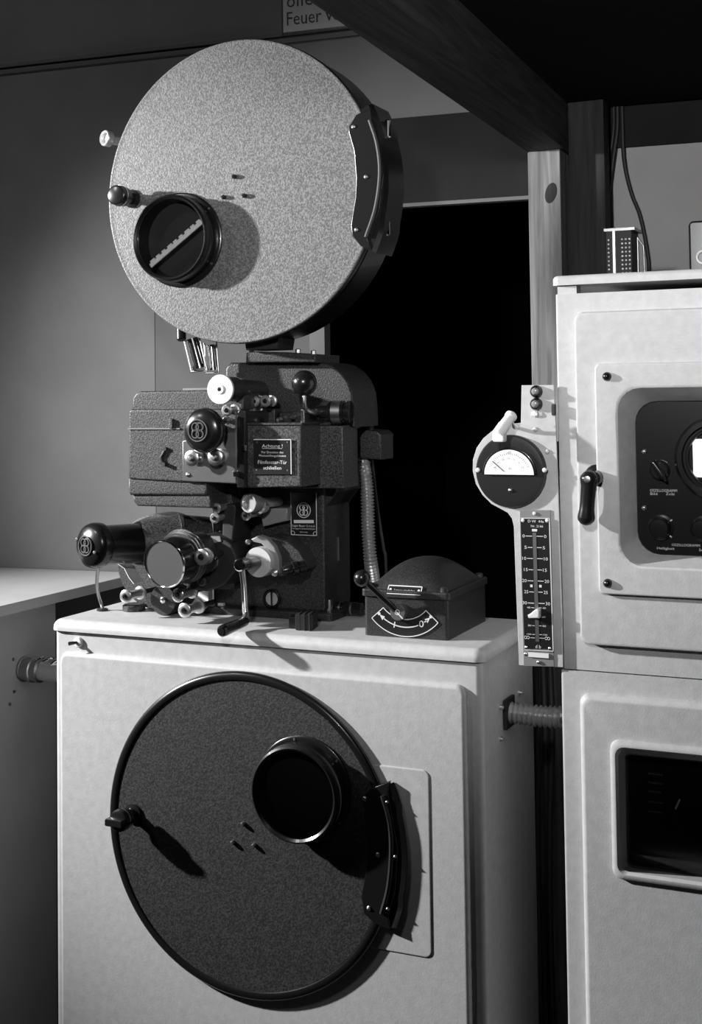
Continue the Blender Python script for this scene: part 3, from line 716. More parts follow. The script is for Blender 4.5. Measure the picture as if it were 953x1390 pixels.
# pressure arm with two rollers
pa_ = pprism('pressure_arm', [(301, 737), (302, 705), (304, 688), (308, 684), (317, 684), (320, 689), (317, 720), (314, 750), (303, 748)], 2.10, 2.172, MATTE, .003)
roller(293, 690, 2.07, 7, .06, ROLLER); roller(290.5, 703.5, 2.07, 7.2, .06, ROLLER)
m = MB(); a, b = Q(296, 690, 2.11), Q(312, 700, 2.11); m.box(a.x-.01, b.x, 2.115, 2.16, b.z-.012, a.z+.006, .003); m.build('arm_link', BODY, pr)
pprism('film_guide', [(303, 660), (310, 660), (318, 690), (312, 690)], 2.12, 2.172, HAM_MID, .001)
pprism('column', [(296, 800), (297, 690), (301, 662), (325, 662), (322, 720), (318, 800)], 2.15, 2.175, HAM_MID, .002)
# bright lens cluster
q = Q(337, 683, 2.08); R = S(337, 683, 2.08, 13.5); m = MB()
m.lathe([(.006, 0), (.006, R*.7), (0, R*.78), (0, R*.95), (.003, R), (.012, R), (.014, R*.85), (.024, R*.85), (.026, R*.6), (.095, R*.5), (.095, 0)], q, (.18, 1, -.04), 36)
ln = m.build('lens_barrel', ROLLER, pr)
q2 = Q(349, 686, 2.11); m = MB(); m.lathe([(0, 0), (0, R*.7), (.004, R*.9), (.02, R*.9), (.022, R*.45), (.065, R*.45), (.065, 0)], q2, (0, 1, 0), 30); plabel(m.build('lens_ring', ROLLER, ln), 'second chrome ring')
roller(333, 700, 2.10, 7, .07, ROLLER)
pprism('lens_support', [(357, 715), (354, 700), (364, 690), (390, 690), (389, 707)], 2.15, 2.175, SHEET, .002)
# crank with its disc and bearing cover
pprism('crank_cover', [(338, 742), (346, 731), (366, 727), (388, 733), (405, 747), (415, 764), (415, 773), (404, 780), (378, 784), (350, 780)], 2.125, 2.172, BODY, .006)
band = [(340, 732), (350, 727), (362, 731), (372, 742), (378, 757), (379, 779), (370, 779), (369, 760), (363, 747), (354, 738), (344, 736)]
pprism('cover_rim', band, 2.112, 2.13, SHEET, .003)
for px, py, rr_ in ((336.5, 736, 3.8), (373, 777.5, 5)):
    q = Q(px, py, 2.11); mm = MB(); mm.lathe([(0, S(px, py, 2.11, rr_)), (.006, S(px, py, 2.11, rr_)), (.009, .002), (.009, 0)], (q.x, 2.115, q.z), (0, -1, 0), 16); mm.build('screw', STEEL_DULL, pr)
a, b = Q(384, 775, 2.10), Q(414, 768, 2.13); d = b-a; L = d.length; R = S(395, 772, 2.11, 10); m = MB()
m.lathe([(0, 0), (0, R*.5), (L*.2, R*.75), (L*.35, R*.75), (L*.36, R*.55), (L*.42, R*.55), (L*.43, R), (L*.62, R), (L*.63, R*.6), (L*.7, R*.6), (L*.71, R*.85), (L, R*.8), (L, 0)], a, d, 28); m.build('spindle', BLACK, pr)
q = Q(350, 763.5, 2.10); R = S(350, 763, 2.10, 20.5); m = MB(); m.lathe([(0, 0), (0, R*.96), (.002, R), (.02, R), (.022, R*.9), (.03, R*.6), (.06, R*.6), (.06, 0)], (q.x, 2.10, q.z), (0, 1, 0), 48)
cr = m.build('crank', MACHINED, pr)
s0 = Vector((q.x-.002, 2.10, q.z)); s1 = Q(325.5, 767, 2.035); m = MB(); m.cyl(s0, s1+Vector((0, .0, 0)), .0105, .0105, bev=.002); plabel(m.build('crank_shaft', BLACKG, cr), 'black shaft')
m = MB(); m.lathe([(-.004, 0), (-.004, .009), (-.002, .0115), (.016, .0115), (.018, .009), (.018, 0)], s1, (0, 1, 0), 28); m.build('crank_hub', CHROME, cr)
e1 = Q(333, 828, 2.035); e2_ = Q(338, 839, 2.04)
m = MB(); m.tube([s1+Vector((0, .006, -.004)), s1.lerp(e1, .5)+Vector((0, .006, 0)), e1, e1+Vector((.003, -.003, -.008)), Q(331, 843, 2.02)], .0058, 14); m.build('crank_arm', STEEL, cr)
g0, g1 = Q(334, 843, 2.025), Q(299.5, 857.5, 1.945); m = MB(); d = g1-g0; L = d.length
m.lathe([(0, 0), (0, .007), (.006, .0085), (L-.012, .0105), (L-.004, .010), (L, .007), (L, 0)], g0, d, 28); plabel(m.build('crank_grip', BLACK, cr), 'black grip')
# slotted plug
q = Q(368.5, 813, 2.165); R = S(368, 813, 2.165, 13); m = MB(); m.lathe([(.006, R*.72), (-.002, R*.74), (-.006, R*.85), (-.004, R), (.006, R)], (q.x, 2.168, q.z), (0, 1, 0), 36); sp = m.build('plug_collar', BLACKG, pr)
m = MB(); m.lathe([(0, 0), (0, R*.7), (.006, R*.74)], (q.x, 2.166, q.z), (0, 1, 0), 30); plabel(m.build('slotted_plug', STEEL, sp), 'steel slotted plug')
m = MB(); m.box(q.x-R*.09, q.x+R*.09, 2.1645, 2.168, q.z-R*.7, q.z+R*.7); m.build('slot', BLACK, sp)
m = MB(); q = Q(298, 822, 2.16); m.box(q.x-.006, q.x+.006, 2.163, 2.175, q.z-.004, q.z+.004, .001); plabel(m.build('tag', LETTER, pr), 'small pale tag')
# right foot fittings
m = MB(); a = Q(443, 826, 2.21); m.lathe([(0, .011), (.018, .011), (.018, .008), (.022, .008), (.022, .013), (.034, .013), (.036, .010), (.050, .010), (.052, .012), (.058, .012), (.058, 0)], (x1-.004, 2.215, max(a.z, TOP+.0145)), (1, 0, 0), 24); m.build('cable_socket', BLACKG, pr)
a.z = max(a.z, TOP+.0145); m = MB(); m.lathe([(.014, .0117), (.016, .0117)], (x1-.004, 2.215, a.z), (1, 0, 0), 24); m.lathe([(.036, .0113), (.040, .0113)], (x1-.004, 2.215, a.z), (1, 0, 0), 24); m.build('socket_ring', STEEL_DULL, pr)
# stubby foot at the left and the cable to the lamp cap
m = MB(); a = PZ(170, 832, TOP); m.lathe([(0, .022), (.010, .022), (.013, .018), (.013, 0)], (a.x, a.y+.03, TOP+.0004), (0, 0, 1), 32); m.build('foot', HAM_MID, pr)
g = PZ(139, 829, TOP)
m = MB(); m.lathe([(0, .011), (.003, .011), (.0045, .008), (.0045, 0)], (g.x, g.y, TOP+.0004), (0, 0, 1), 24); m.build('grommet', RUBBER, pr)
m = MB(); m.tube([(g.x, g.y, TOP+.0012), (g.x, g.y, TOP+.006), (g.x-.004, g.y, TOP+.016), Q(133, 805, g.y-.02), Q(131.5, 790, g.y-.04), Q(133, 768, 2.01)], .0033, 12); plabel(m.build('lamp_cable', STEEL_DULL, pr), 'grey lamp cable')

# ------------------------------------------------------------------ loose plug on the pedestal
a, b = PZ(380, 857, TOP), PZ(420, 858, TOP)
pg = thing('cable_plug', 'small black two-part plug lying on the pedestal below the crank', 'plug', ((a.x+b.x)/2, 2.07, TOP))
cx, cy = (a.x+b.x)/2, 2.075
def rotbox(m, cx, cy, cz, hx, hy, hz, ang, bev=.002):
    t = MB(); t.box(-hx, hx, -hy, hy, -hz, hz, bev)
    R_ = Matrix.Rotation(ang, 3, 'Z')
    for v in t.bm.verts: v.co = R_ @ v.co + Vector((cx, cy, cz))
    me = bpy.data.meshes.new('t'); t.bm.to_mesh(me); t.bm.free(); m.bm.from_mesh(me); bpy.data.meshes.remove(me)
m = MB(); rotbox(m, cx+.006, cy, TOP+.0145, .016, .022, .014, .25); m.build('plug_body', MATTE, pg)
m = MB(); rotbox(m, cx-.016, cy+.004, TOP+.0105, .011, .016, .010, .25); m.build('plug_cap', BLACKG, pg)
m = MB()
for k in (-.006, .004, .014): rotbox(m, cx+.006+k-.003, cy-.001, TOP+.0152, .0014, .0235, .0148, .25, .0005)
m.build('plug_rib', RUBBER, pg)

# ------------------------------------------------------------------ changeover switch box
sb = thing('switch_box', 'dark grey lever switch box with domed lid on pedestal right corner', 'switch box', (-.83, 2.15, TOP))
bx0, bx1, by0, by1 = P(494.5, 845, 2.052).x, P(608, 850, 2.052).x, 2.052, 2.256
zt = P(560, 811, 2.052).z
m = MB(); m.hprism(rrect(bx0, bx1, by0, by1, .006), TOP+.0003, zt, 0); m.build('box', BOXP, sb)
# lid: lip and pillow dome
m = MB(); lipz = zt+.011
m.hprism(rrect(bx0-.004, bx1+.004, by0-.004, by1+.004, .008), zt-.001, lipz, .003)
N = 18; g_ = []
for i in range(N+1):
    row = []
    for j in range(N+1):
        u, v = 2*i/N-1, 2*j/N-1
        h = .046*(1-abs(u)**2.3)**.8*(1-abs(v)**2.6)**.8
        row.append(m.bm.verts.new((bx0+.004+(bx1-bx0-.008)*i/N, by0+.004+(by1-by0-.008)*j/N, lipz-.001+h)))
    g_.append(row)
for i in range(N):
    for j in range(N): m.face((g_[i][j], g_[i+1][j], g_[i+1][j+1], g_[i][j+1]))
m.build('lid', BOXP, sb, ang=50)
for sx, sy in ((bx0+.012, by0+.01), (bx1-.008, by0+.008), (bx1-.008, by1-.012)):
    m = MB(); m.lathe([(0, .007), (.008, .007), (.010, .005), (.010, 0)], (sx, sy, lipz-.002), (0, 0, 1), 16); m.build('lid_screw', BOXP, sb)
# label on the sloping front of the lid
p0, p1 = P(527.5, 800, 2.07), P(572.5, 803, 2.07)
lab = MB(); ly, lz0, lz1 = 2.048, P(550, 806, 2.052).z, P(550, 795, 2.062).z
x_0, x_1 = P(527.5, 800, 2.055).x, P(572.5, 803, 2.055).x
lab.loft([[(x_0, 2.0485, lz0), (x_1, 2.0485, lz0), (x_1, 2.058, lz1), (x_0, 2.058, lz1)], [(x_0, 2.056, lz0-.002), (x_1, 2.056, lz0-.002), (x_1, 2.066, lz1-.002), (x_0, 2.066, lz1-.002)]])
lo = lab.build('name_label', PLATE, sb)
m = MB(); w_ = .0016
m.bar((x_0, lz0), (x_1, lz0), w_, 0); m.bar((x_0, lz1), (x_1, lz1), w_, 0); m.bar((x_0, lz0), (x_0, lz1), w_, 0); m.bar((x_1, lz0), (x_1, lz1), w_, 0)
m.text('Lampen einschalten', (x_0+x_1)/2, (lz0*1.3+lz1*.7)/2-.001, 0, .0042, (x_1-x_0)*.62)
for xx in (x_0+.0045, x_1-.0045): m.lathe([(0, .0022), (.0006, .0022), (.0006, 0)], (xx, 0, (lz0+lz1)/2), (0, -1, 0), 12)
for v in m.bm.verts:
    t_ = (v.co.z-lz0)/(lz1-lz0); v.co.y += 2.0485+.0095*t_-.0004
m.build('lettering', SILVER, lo)
# lid crease highlight wire
# sector plate
SY = by0-.0022
sc_ = P(549, 799, SY); R1, R0, RM = S(549, 799, SY, 64.5), S(549, 799, SY, 41.5), S(549, 799, SY, 52)
A0, A1 = math.radians(221), math.radians(318)
arc = lambda R, a0, a1, n=24: [(sc_.x+R*math.cos(a0+(a1-a0)*k/n), sc_.z+R*math.sin(a0+(a1-a0)*k/n)) for k in range(n+1)]
m = MB(); n = 24; o_ = arc(R1, A0, A1); i_ = arc(R0, A0, A1)
m.loft([[(o_[k][0], SY, o_[k][1]), (i_[k][0], SY, i_[k][1]), (i_[k][0], by0+.001, i_[k][1]), (o_[k][0], by0+.001, o_[k][1])] for k in range(n+1)])
se = m.build('sector_plate', PLATE, sb)
m = MB()
def arcline(m, R, a0, a1, w):
    o2, i2 = arc(R+w/2, a0, a1), arc(R-w/2, a0, a1)
    m.loft([[(o2[k][0], SY-.0005, o2[k][1]), (i2[k][0], SY-.0005, i2[k][1]), (i2[k][0], SY, i2[k][1]), (o2[k][0], SY, o2[k][1])] for k in range(n+1)])
arcline(m, R1, A0, A1, .0015); arcline(m, R0, A0, A1, .0015); arcline(m, RM, math.radians(234), math.radians(292), .0018); arcline(m, RM, math.radians(303), math.radians(309), .0018)
m.bar(o_[0], i_[0], .0015, SY); m.bar(o_[-1], i_[-1], .0015, SY)
def at_arc(deg, R=RM): a_ = math.radians(deg); return (sc_.x+R*math.cos(a_), sc_.z+R*math.sin(a_))
for dg_, sgn in ((230, -1), (310, 1)):
    c_ = Vector(at_arc(dg_)); a_ = math.radians(dg_); tdir = Vector((-math.sin(a_), math.cos(a_)))*sgn; nn = Vector((-tdir.y, tdir.x))
    tri = [tuple(c_+tdir*.006), tuple(c_-tdir*.004+nn*.004), tuple(c_-tdir*.004-nn*.004)]
    m.prism(tri, SY-.0005, SY)
    c2 = at_arc(dg_+sgn*6.5); m.lathe([(0, .0027), (.0006, .0027), (.0006, 0)], (c2[0], SY, c2[1]), (0, -1, 0), 14)
z_ = at_arc(297.5); m.text('0', z_[0], z_[1]-.0055, SY-.0003, .0115, .0085)
z_ = at_arc(252); m.bar((z_[0], z_[1]-.005), (z_[0]+.002, z_[1]+.005), .0018, SY)
m.build('lettering', SILVER, se)
# lever
pv = P(540, 831, by0-.012); m = MB()
r_ = S(540, 831, by0, 11.5)
tear = [(pv.x+r_*math.cos(math.radians(a_)), pv.z+r_*math.sin(math.radians(a_))) for a_ in range(-60, 161, 20)]
tear += [(pv.x-r_*1.25, pv.z+r_*.55), (pv.x-r_*.6, pv.z-r_*.75)]
tear = [(pv.x+r_*math.cos(math.radians(a_))*(1.0), pv.z+r_*math.sin(math.radians(a_))) for a_ in range(0, 360, 18)]
m.prism(tear, by0-.014, by0+.001, .0025)
lv = m.build('switch_lever', DULLGREY, sb)
m = MB(); m.bar((pv.x-.003, pv.z+.002), (pv.x+.010, pv.z-.010), .0022, by0-.014, .0008); m.torus((pv.x, by0-.014, pv.z), (0, 1, 0), .004, .0008, 20, 6); m.build('pointer_mark', SILVER, lv)
tip = P(491.5, 785, 2.00); m = MB(); base = Vector((pv.x-.006, by0-.012, pv.z+.005))
m.cyl(base, tip, .0058, .0046); m.build('lever_rod', BLACKG, lv)
m = MB(); m.sphere(tip, S(491, 785, 2.0, 11.5), 32, 16); m.build('lever_ball', BLACK, lv)

# ------------------------------------------------------------------ electronics cabinet on the right
EX0, EY = -.5405, 2.0
ex1 = .12; eyb = 2.48
cab = thing('electronics_cabinet', 'tall pale enamelled electronics cabinet with instrument windows at right', 'cabinet', ((EX0+ex1)/2, 2.2, 0))
zs = P(769, 908.5, EY).z; ztop = P(800, 397.5, EY).z
def shell(m, x0, x1, y0, y1, z0, z1, r):
    m.hprism(rrect(x0, x1, y0, y1, r), z0, z1)
# upper and lower casing as frames open to the front where instruments sit
def casing_with_hole(x0, x1, y0, y1, z0, z1, hx0, hx1, hz0, hz1, hr, depth, rv=.005):
    m = MB()
    O = lambda y, d, r: [(x, y, z) for x, z in rrect(x0+d, x1-d, z0, z1, r)]
    Hh = lambda y, d: [(x, y, z) for x, z in rrect(hx0-d, hx1+d, hz0-d, hz1+d, hr)]
    m.loft([O(y1, 0, .0015), O(y0+rv, 0, .0015), O(y0+rv*.3, rv*.3, .0015), O(y0, rv, .0015), Hh(y0, 0), Hh(y0+depth, 0)])
    return m
# upper door geometry
a, b = P(783, 640, 1.985), P(1100, 640, 1.985)
ux0 = a.x; ux1 = ex1-.035; uz1 = P(870, 420.5, 1.985).z; uz0 = P(870, 880, 1.985).z
# instrument opening outer and inner
ox0 = P(841, 650, 1.978).x; oz1 = P(900, 526, 1.978).z; oz0 = P(900, 770, 1.978).z; ox1 = ux1-.10
ix0 = P(863, 650, 2.012).x; iz1 = P(930, 544, 2.012).z; iz0 = P(930, 755, 2.012).z; ix1 = ox1-.02
m = casing_with_hole(EX0, ex1, EY, eyb, zs+.001, ztop, ox0-.02, ox1+.02, oz0-.02, oz1+.02, .03, .2); m.build('upper_casing', PAINT, cab)
# lower door geometry
lx0 = P(789, 1100, 1.985).x; lx1 = ux1; lz1 = P(870, 949.5, 1.985).z; lz0 = .16
wx0 = P(833, 1100, 1.975).x; wz1 = P(890, 1015, 1.975).z; wz0 = P(890, 1197, 1.975).z; wx1 = ux1-.07
m = casing_with_hole(EX0-.002, ex1, EY-.002, eyb, .06, zs-.001, wx0-.01, wx1+.01, wz0-.01, wz1+.01, .02, .2); m.build('lower_casing', PAINT, cab)
m = MB(); m.box(EX0+.03, ex1-.03, EY+.03, eyb-.02, 0, .06); m.build('plinth', MATTE, cab)
m = MB()
x_ = P(782, 395, EY).x
for xa2, xb2, ya2, yb2 in ((EX0+.0035, x_, EY+.003, EY+.03), (ex1-.03, ex1-.004, EY+.003, EY+.03), (EX0+.0035, EX0+.03, eyb-.03, eyb), (ex1-.03, ex1-.004, eyb-.03, eyb)):
    MB().box(xa2, xb2, ya2, yb2, ztop-.001, ztop+.0145).build('spacer', PAINT, cab)
s1_ = P(764, 374, EY-.003).z
m = MB(); m.hprism(rrect(EX0-.004, ex1+.004, EY-.006, eyb+.004, .012), ztop+.0135, s1_, .007, 4); m.build('top_slab', PAINT, cab)
TSZ = s1_
# upper door with stepped panel and sloped opening
def frame(name, mat, x0, x1, z0, z1, r, y0, yb, bev, hx0, hx1, hz0, hz1, hr, jx0, jx1, jz0, jz1, jr, yj, parent):
    m = MB(); L = [[(x, yb, z) for x, z in rrect(x0, x1, z0, z1, r)]]
    for k in range(5):
        t = PI/2*(1-k/4); L.append([(x, y0+bev*(1-math.cos(t)), z) for x, z in []] or [(x, y0+bev*(1-math.cos(PI/2-t)) if False else y0+bev*(1-math.sin(PI/2*k/4)), z) for x, z in rrect(x0+bev*(1-math.cos(PI/2*k/4)), x1-bev*(1-math.cos(PI/2*k/4)), z0+bev*(1-math.cos(PI/2*k/4)), z1-bev*(1-math.cos(PI/2*k/4)), r)])
    L.append([(x, y0, z) for x, z in rrect(hx0-.004, hx1+.004, hz0-.004, hz1+.004, hr)])
    L.append([(x, y0+.002, z) for x, z in rrect(hx0, hx1, hz0, hz1, hr)])
    L.append([(x, yj, z) for x, z in rrect(jx0, jx1, jz0, jz1, jr)])
    L.append([(x, yj+.004, z) for x, z in rrect(jx0, jx1, jz0, jz1, jr)])
    m.loft(L, cap0=False, cap1=False); return m.build(name, mat, parent)
ud = MB()
O = lambda y, d: [(x, y, z) for x, z in rrect(ux0+d, ux1-d, uz0+d, uz1-d, .014)]
H2 = lambda y: [(x, y, z) for x, z in rrect(ox0-.012, ox1+.012, oz0-.012, oz1+.012, .03)]
ud.loft([O(EY+.001, 0), O(EY-.012, 0), O(EY-.0155, .0015), O(EY-.017, .005), H2(EY-.017), H2(EY+.001)], False, False)
udo = ud.build('upper_door', PAINT_PANEL, cab)
px0 = P(810, 650, 1.975).x; pz1 = P(870, 492.5, 1.975).z; pz0 = P(870, 809, 1.975).z
ipf = frame('instrument_frame', PAINT, px0, ux1-.04, pz0, pz1, .008, EY-.027, EY-.016, .003, ox0, ox1, oz0, oz1, .035, ix0, ix1, iz0, iz1, .034, EY+.015, cab)
for px, py in ((824, 511), (825, 791.5)):
    q = P(px, py, EY-.027); mm = MB(); r_ = S(px, py, EY, 5.8); mm.lathe([(-.001, r_*1.05), (.003, r_), (.006, r_*.75), (.0075, r_*.3), (.0075, 0)], (q.x, EY-.027, q.z), (0, -1, 0), 24); mm.build('knurled_screw', BLACK, ipf)
# black instrument panel
IY = EY+.019
m = MB(); m.prism(rrect(ix0-.006, ix1+.006, iz0-.006, iz1+.006, .036), IY, IY+.004); ip = m.build('instrument_panel', BLACKG, cab)
def tl2(mm, txt, px, py, hpx, wpx, align='L'):
    p = P(px, py, IY); mm.text(txt, p.x, p.z, IY-.0004, S(px, py, IY, hpx), S(px, py, IY, wpx)*1.17, align)
m = MB()
tl2(m, 'OSZILLOGRAMM', 882.5, 667.3, 3.6, 31); tl2(m, 'Bild', 883, 671.8, 3.6, 8); tl2(m, 'Zeile', 904, 672, 3.6, 10)
tl2(m, 'Helligkeit', 892, 745.5, 3.4, 20); tl2(m, 'OSZILLOGRAMM', 912, 741, 3.4, 32); tl2(m, 'Schärfe', 949, 748, 3.4, 17)
m.build('lettering', LETTER, ip)
for px, py in ((874.5, 613), (874.5, 689.5)):
    q = P(px, py, IY); screw((q.x, IY, q.z), .0038, ip, STEEL)
# pointer knob and round knobs
q = P(896, 638, IY); m = MB(); R = S(896, 638, IY, 13)
m.lathe([(0, R*1.05), (.004, R*1.05), (.007, R*.85), (.007, 0)], (q.x, IY, q.z), (0, -1, 0), 30)
aa = math.radians(-55); e_ = Vector((math.cos(aa), math.sin(aa))); n_ = Vector((-e_.y, e_.x)); c_ = Vector((q.x, q.z))
m.prism([tuple(c_-e_*R*1.1-n_*R*.35), tuple(c_+e_*R*.6-n_*R*.4), tuple(c_+e_*R*1.45), tuple(c_+e_*R*.6+n_*R*.4), tuple(c_-e_*R*1.1+n_*R*.35)], IY-.020, IY-.006, .004, steps=3)
m.build('pointer_knob', BLACK, ip)
for px, py in ((897, 716), (954, 718)):
    q = P(px, py, IY); R = S(px, py, IY, 15); m = MB()
    prof = [(0, R*1.15), (.003, R*1.15), (.004, R*.98), (.014, R*.92), (.018, R*.8), (.019, 0)]
    m.lathe(prof, (q.x, IY, q.z), (0, -1, 0), 36); kk = m.build('round_knob', BLACK, ip)
    m = MB()
    for a_ in (35, -40): m.bar((q.x+R*1.05*math.cos(math.radians(a_)), q.z+R*1.05*math.sin(math.radians(a_))), (q.x+R*1.3*math.cos(math.radians(a_)), q.z+R*1.3*math.sin(math.radians(a_))), .002, IY-.003)
    m.build('index_mark', SILVER, kk)
# round tube screen
sc2 = P(974, 622, IY); Rs = S(974, 622, IY, 57); m = MB()
m.lathe([(0, Rs), (-.006, Rs), (-.010, Rs*.93), (-.010, Rs*.82), (-.003, Rs*.80), (-.003, Rs*.74), (-.006, Rs*.72), (-.006, Rs*.68), (-.001, Rs*.66), (-.001, 0)], (sc2.x, IY, sc2.z), (0, 1, 0), 64); sco = m.build('tube_bezel', BLACKG, ip)
m = MB(); hw, hh = S(974, 622, IY, 28)*1.15, S(974, 622, IY, 26)
m.prism(rrect(sc2.x-hw, sc2.x+hw, sc2.z-hh, sc2.z+hh, .008), IY-.003, IY-.0005, .001); plabel(m.build('screen', GLOW, sco), 'glowing white screen')
# door handle
hq = P(810, 648, EY-.017); R = S(806, 648, EY, 17.5); m = MB()
m.lathe([(0, R), (.004, R), (.008, R*.85), (.010, R*.6), (.028, R*.55), (.028, 0)], (hq.x+.001, EY-.016, hq.z), (0, -1, 0), 30); ha = m.build('door_handle', BLACK, cab)
hy = EY-.046; h0 = P(800, 650, hy); h1 = P(796, 702, hy); m = MB(); dd = h1-h0; L = dd.length; Rh = S(800, 675, hy, 11.8)
m.lathe([(-Rh, 0), (-Rh*.8, Rh*.62), (-Rh*.3, Rh*1.0), (0, Rh*1.08), (Rh*.4, Rh*1.0), (Rh*.9, Rh*.9), (L*.6, Rh*.86), (L*.8, Rh*.88), (L, Rh*1.02), (L+Rh*.4, Rh*.95), (L+Rh*.8, Rh*.6), (L+Rh, 0)], h0, dd, 28); m.build('handle_lever', BLACK, ha)
q = P(800, 649, hy-Rh); mm = MB(); mm.lathe([(0, .0055), (.002, .005), (.003, 0)], (h0.x, hy-Rh*1.0, h0.z), (0, -1, 0), 16); plabel(mm.build('handle_screw', STEEL, ha), 'steel screw')
# lower door with deep window
O = lambda y, d: [(x, y, z) for x, z in rrect(lx0+d, lx1-d, lz0+d, lz1-d, .014)]
H3 = lambda y, d, r=.014: [(x, y, z) for x, z in rrect(wx0-d, wx1+d, wz0-d, wz1+d, r)]
jx0, jx1, jz1, jz0 = P(853, 1100, EY+.03).x, wx1-.018, P(900, 1030, EY+.03).z, P(900, 1181, EY+.03).z
ld = MB(); ld.loft([O(EY, 0), O(EY-.009, 0), O(EY-.014, .003), O(EY-.017, .009), H3(EY-.017, .006), H3(EY-.017, 0), H3(EY, 0)], False, False)
ldo = ld.build('lower_door', PAINT_PANEL, cab)
ld = MB(); J = lambda y: [(x, y, z) for x, z in rrect(jx0, jx1, jz0, jz1, .006)]
ld.loft([H3(EY-.016, .005), H3(EY-.023, .004), H3(EY-.026, .0), H3(EY-.026, -.004), H3(EY-.022, -.008), J(EY+.03), J(EY+.034)], False, False); ld.build('window_frame', PAINT, ldo)
m = MB(); m.prism(rrect(jx0-.004, jx1+.004, jz0-.004, jz1+.004, .006), EY+.033, EY+.037); wp = m.build('rear_board', BLACKG, ldo)
m = MB()
for k, (tx, py) in enumerate((('Monitor', 1050), ('Vorspann', 1062), ('Netzteil', 1074), ('Anode', 1088), ('Heizung', 1100))):
    p_ = P(880, py, EY+.033); m.text(tx, p_.x, p_.z, EY+.0326, .0042, .026, 'L')
q0, q1 = P(917, 1098, EY+.032), P(923, 1085, EY+.032); m.bar((q0.x, q0.z), (q1.x, q1.z), .0022, EY+.0325)
m.bm.free()
m = MB(); m.bar((q0.x, q0.z), (q1.x, q1.z), .0026, EY+.0325, .002); m.build('pointer', SILVER, ldo)
ty = MB()
for py in (1050, 1062, 1074, 1088, 1101):
    p_ = P(880, py, EY+.033)
    xx = p_.x
    for k in range(7 if py != 1074 else 6):
        ty.box(xx, xx+.0022, EY+.0326, EY+.0331, p_.z-.0012, p_.z+.0016); xx += .0034
plabel(ty.build('faint_marks', PLASTER_D, ldo), 'faint rows of lettering')
m = MB(); m.box(jx0-.002, jx1+.002, EY+.016, EY+.018, jz0-.002, jz1+.002); m.build('pane', GLASS, ldo)

# ------------------------------------------------------------------ meter and fader panel at the cabinet's left edge
FYF, FYB = 1.9925, 1.9955
vp = thing('volume_control_panel', 'pale bracket panel with round meter and sliding fader beside the cabinet', 'control panel', (-.63, FYB, P(709, 903, FYF).z))
out = [(708, 523), (751.5, 522.5), (754.5, 575), (759, 700), (763, 830), (764.5, 906), (704.5, 903), (700.5, 800), (697.5, 715), (695, 704), (689, 696), (678, 690), (667, 684), (655, 672), (646, 657), (641.8, 640), (642, 624), (647, 608), (656, 595), (668, 585), (680, 579), (692, 575.5), (707, 574)]
pprism('plate', out, FYF, FYB, PAINT, .0008, parent=vp)
# return flange folded back beside the cabinet
m = MB(); fa, fb = P(757.5, 600, FYF), P(764, 903, FYF)
m.box(EX0-.0055, EX0-.002, FYB-.0003, EY+.05, fb.z, fa.z)
m.build('flange', PAINT, vp)
m = MB(); q = P(752, 556, FYF); m.box(q.x-.003, q.x+.003, FYF-.006, FYF+.004, q.z-.009, q.z+.009, .002); m.build('catch', RUBBER, vp)
# meter
mc = P(694.5, 639.5, FYF); R = S(694, 639, FYF, 49.5); m = MB(); MY = FYF
D = .022
m.lathe([(0, R), (-.004, R), (-.007, R*.985), (-.009, R*.95), (-.010, R*.80), (-.010, 0)], (mc.x, MY, mc.z), (0, 1, 0), 64)
me_ = m.build('meter', material('meter_bakelite', .02, .3), vp)
hR = R*.70; zc_ = mc.z-S(694, 643, FYF, 4)
def half(rr, dz=0, n=30): 
    pts = [(mc.x+rr*math.cos(PI*k/n), zc_+dz+rr*.97*math.sin(PI*k/n)) for k in range(n+1)]
    return pts
m = MB(); m.prism(inset(half(hR*1.10), 0), MY-.014, MY-.009, .002); m.build('dial_surround', BLACK, me_)
m = MB(); m.prism(half(hR), MY-.0150, MY-.0135); plabel(m.build('dial', DIAL, me_), 'white half-moon dial')
m = MB(); YD = MY-.0151
ph = S(694, 639, FYF, 1)
m.text('dB', mc.x+.001, zc_+hR*.80, YD, ph*4, ph*7)
for k, tx in enumerate(('40', '30', '20', '10', '5', '0', '+5')):
    a_ = math.radians(155-k*21.5); rr = hR*.62; m.text(tx, mc.x+rr*math.cos(a_), zc_+rr*math.sin(a_)+ph*1.5-.003, YD, ph*3)
for k in range(25):
    a_ = math.radians(158-k*5.6); r0, r1 = hR*.80, hR*(.86 if k % 4 else .89); ca, sa = math.cos(a_), math.sin(a_)
    m.bar((mc.x+r0*ca, zc_+r0*sa*.97), (mc.x+r1*ca, zc_+r1*sa*.97), .0004, YD, .0003)
m.text('db', mc.x+.002, zc_+hR*.2, YD, ph*3, ph*5)
m.build('scale', material('grey_scale_print', .35, .6), me_)
m = MB(); a_ = math.radians(142); m.bar((mc.x+hR*.25*math.cos(a_), zc_+hR*.2*math.sin(a_)), (mc.x+hR*.84*math.cos(a_), zc_+hR*.84*math.sin(a_)), .0009, YD, .0009); m.build('needle', INK, me_)
for px, py in ((649, 638), (739.5, 638)):
    q = P(px, py, MY-.009); screw((q.x, MY-.0092, q.z), .0038, me_, WHITE)
q = P(693, 665.5, MY-.01); screw((q.x, MY-.0098, q.z), .0035, me_, STEEL_DULL)
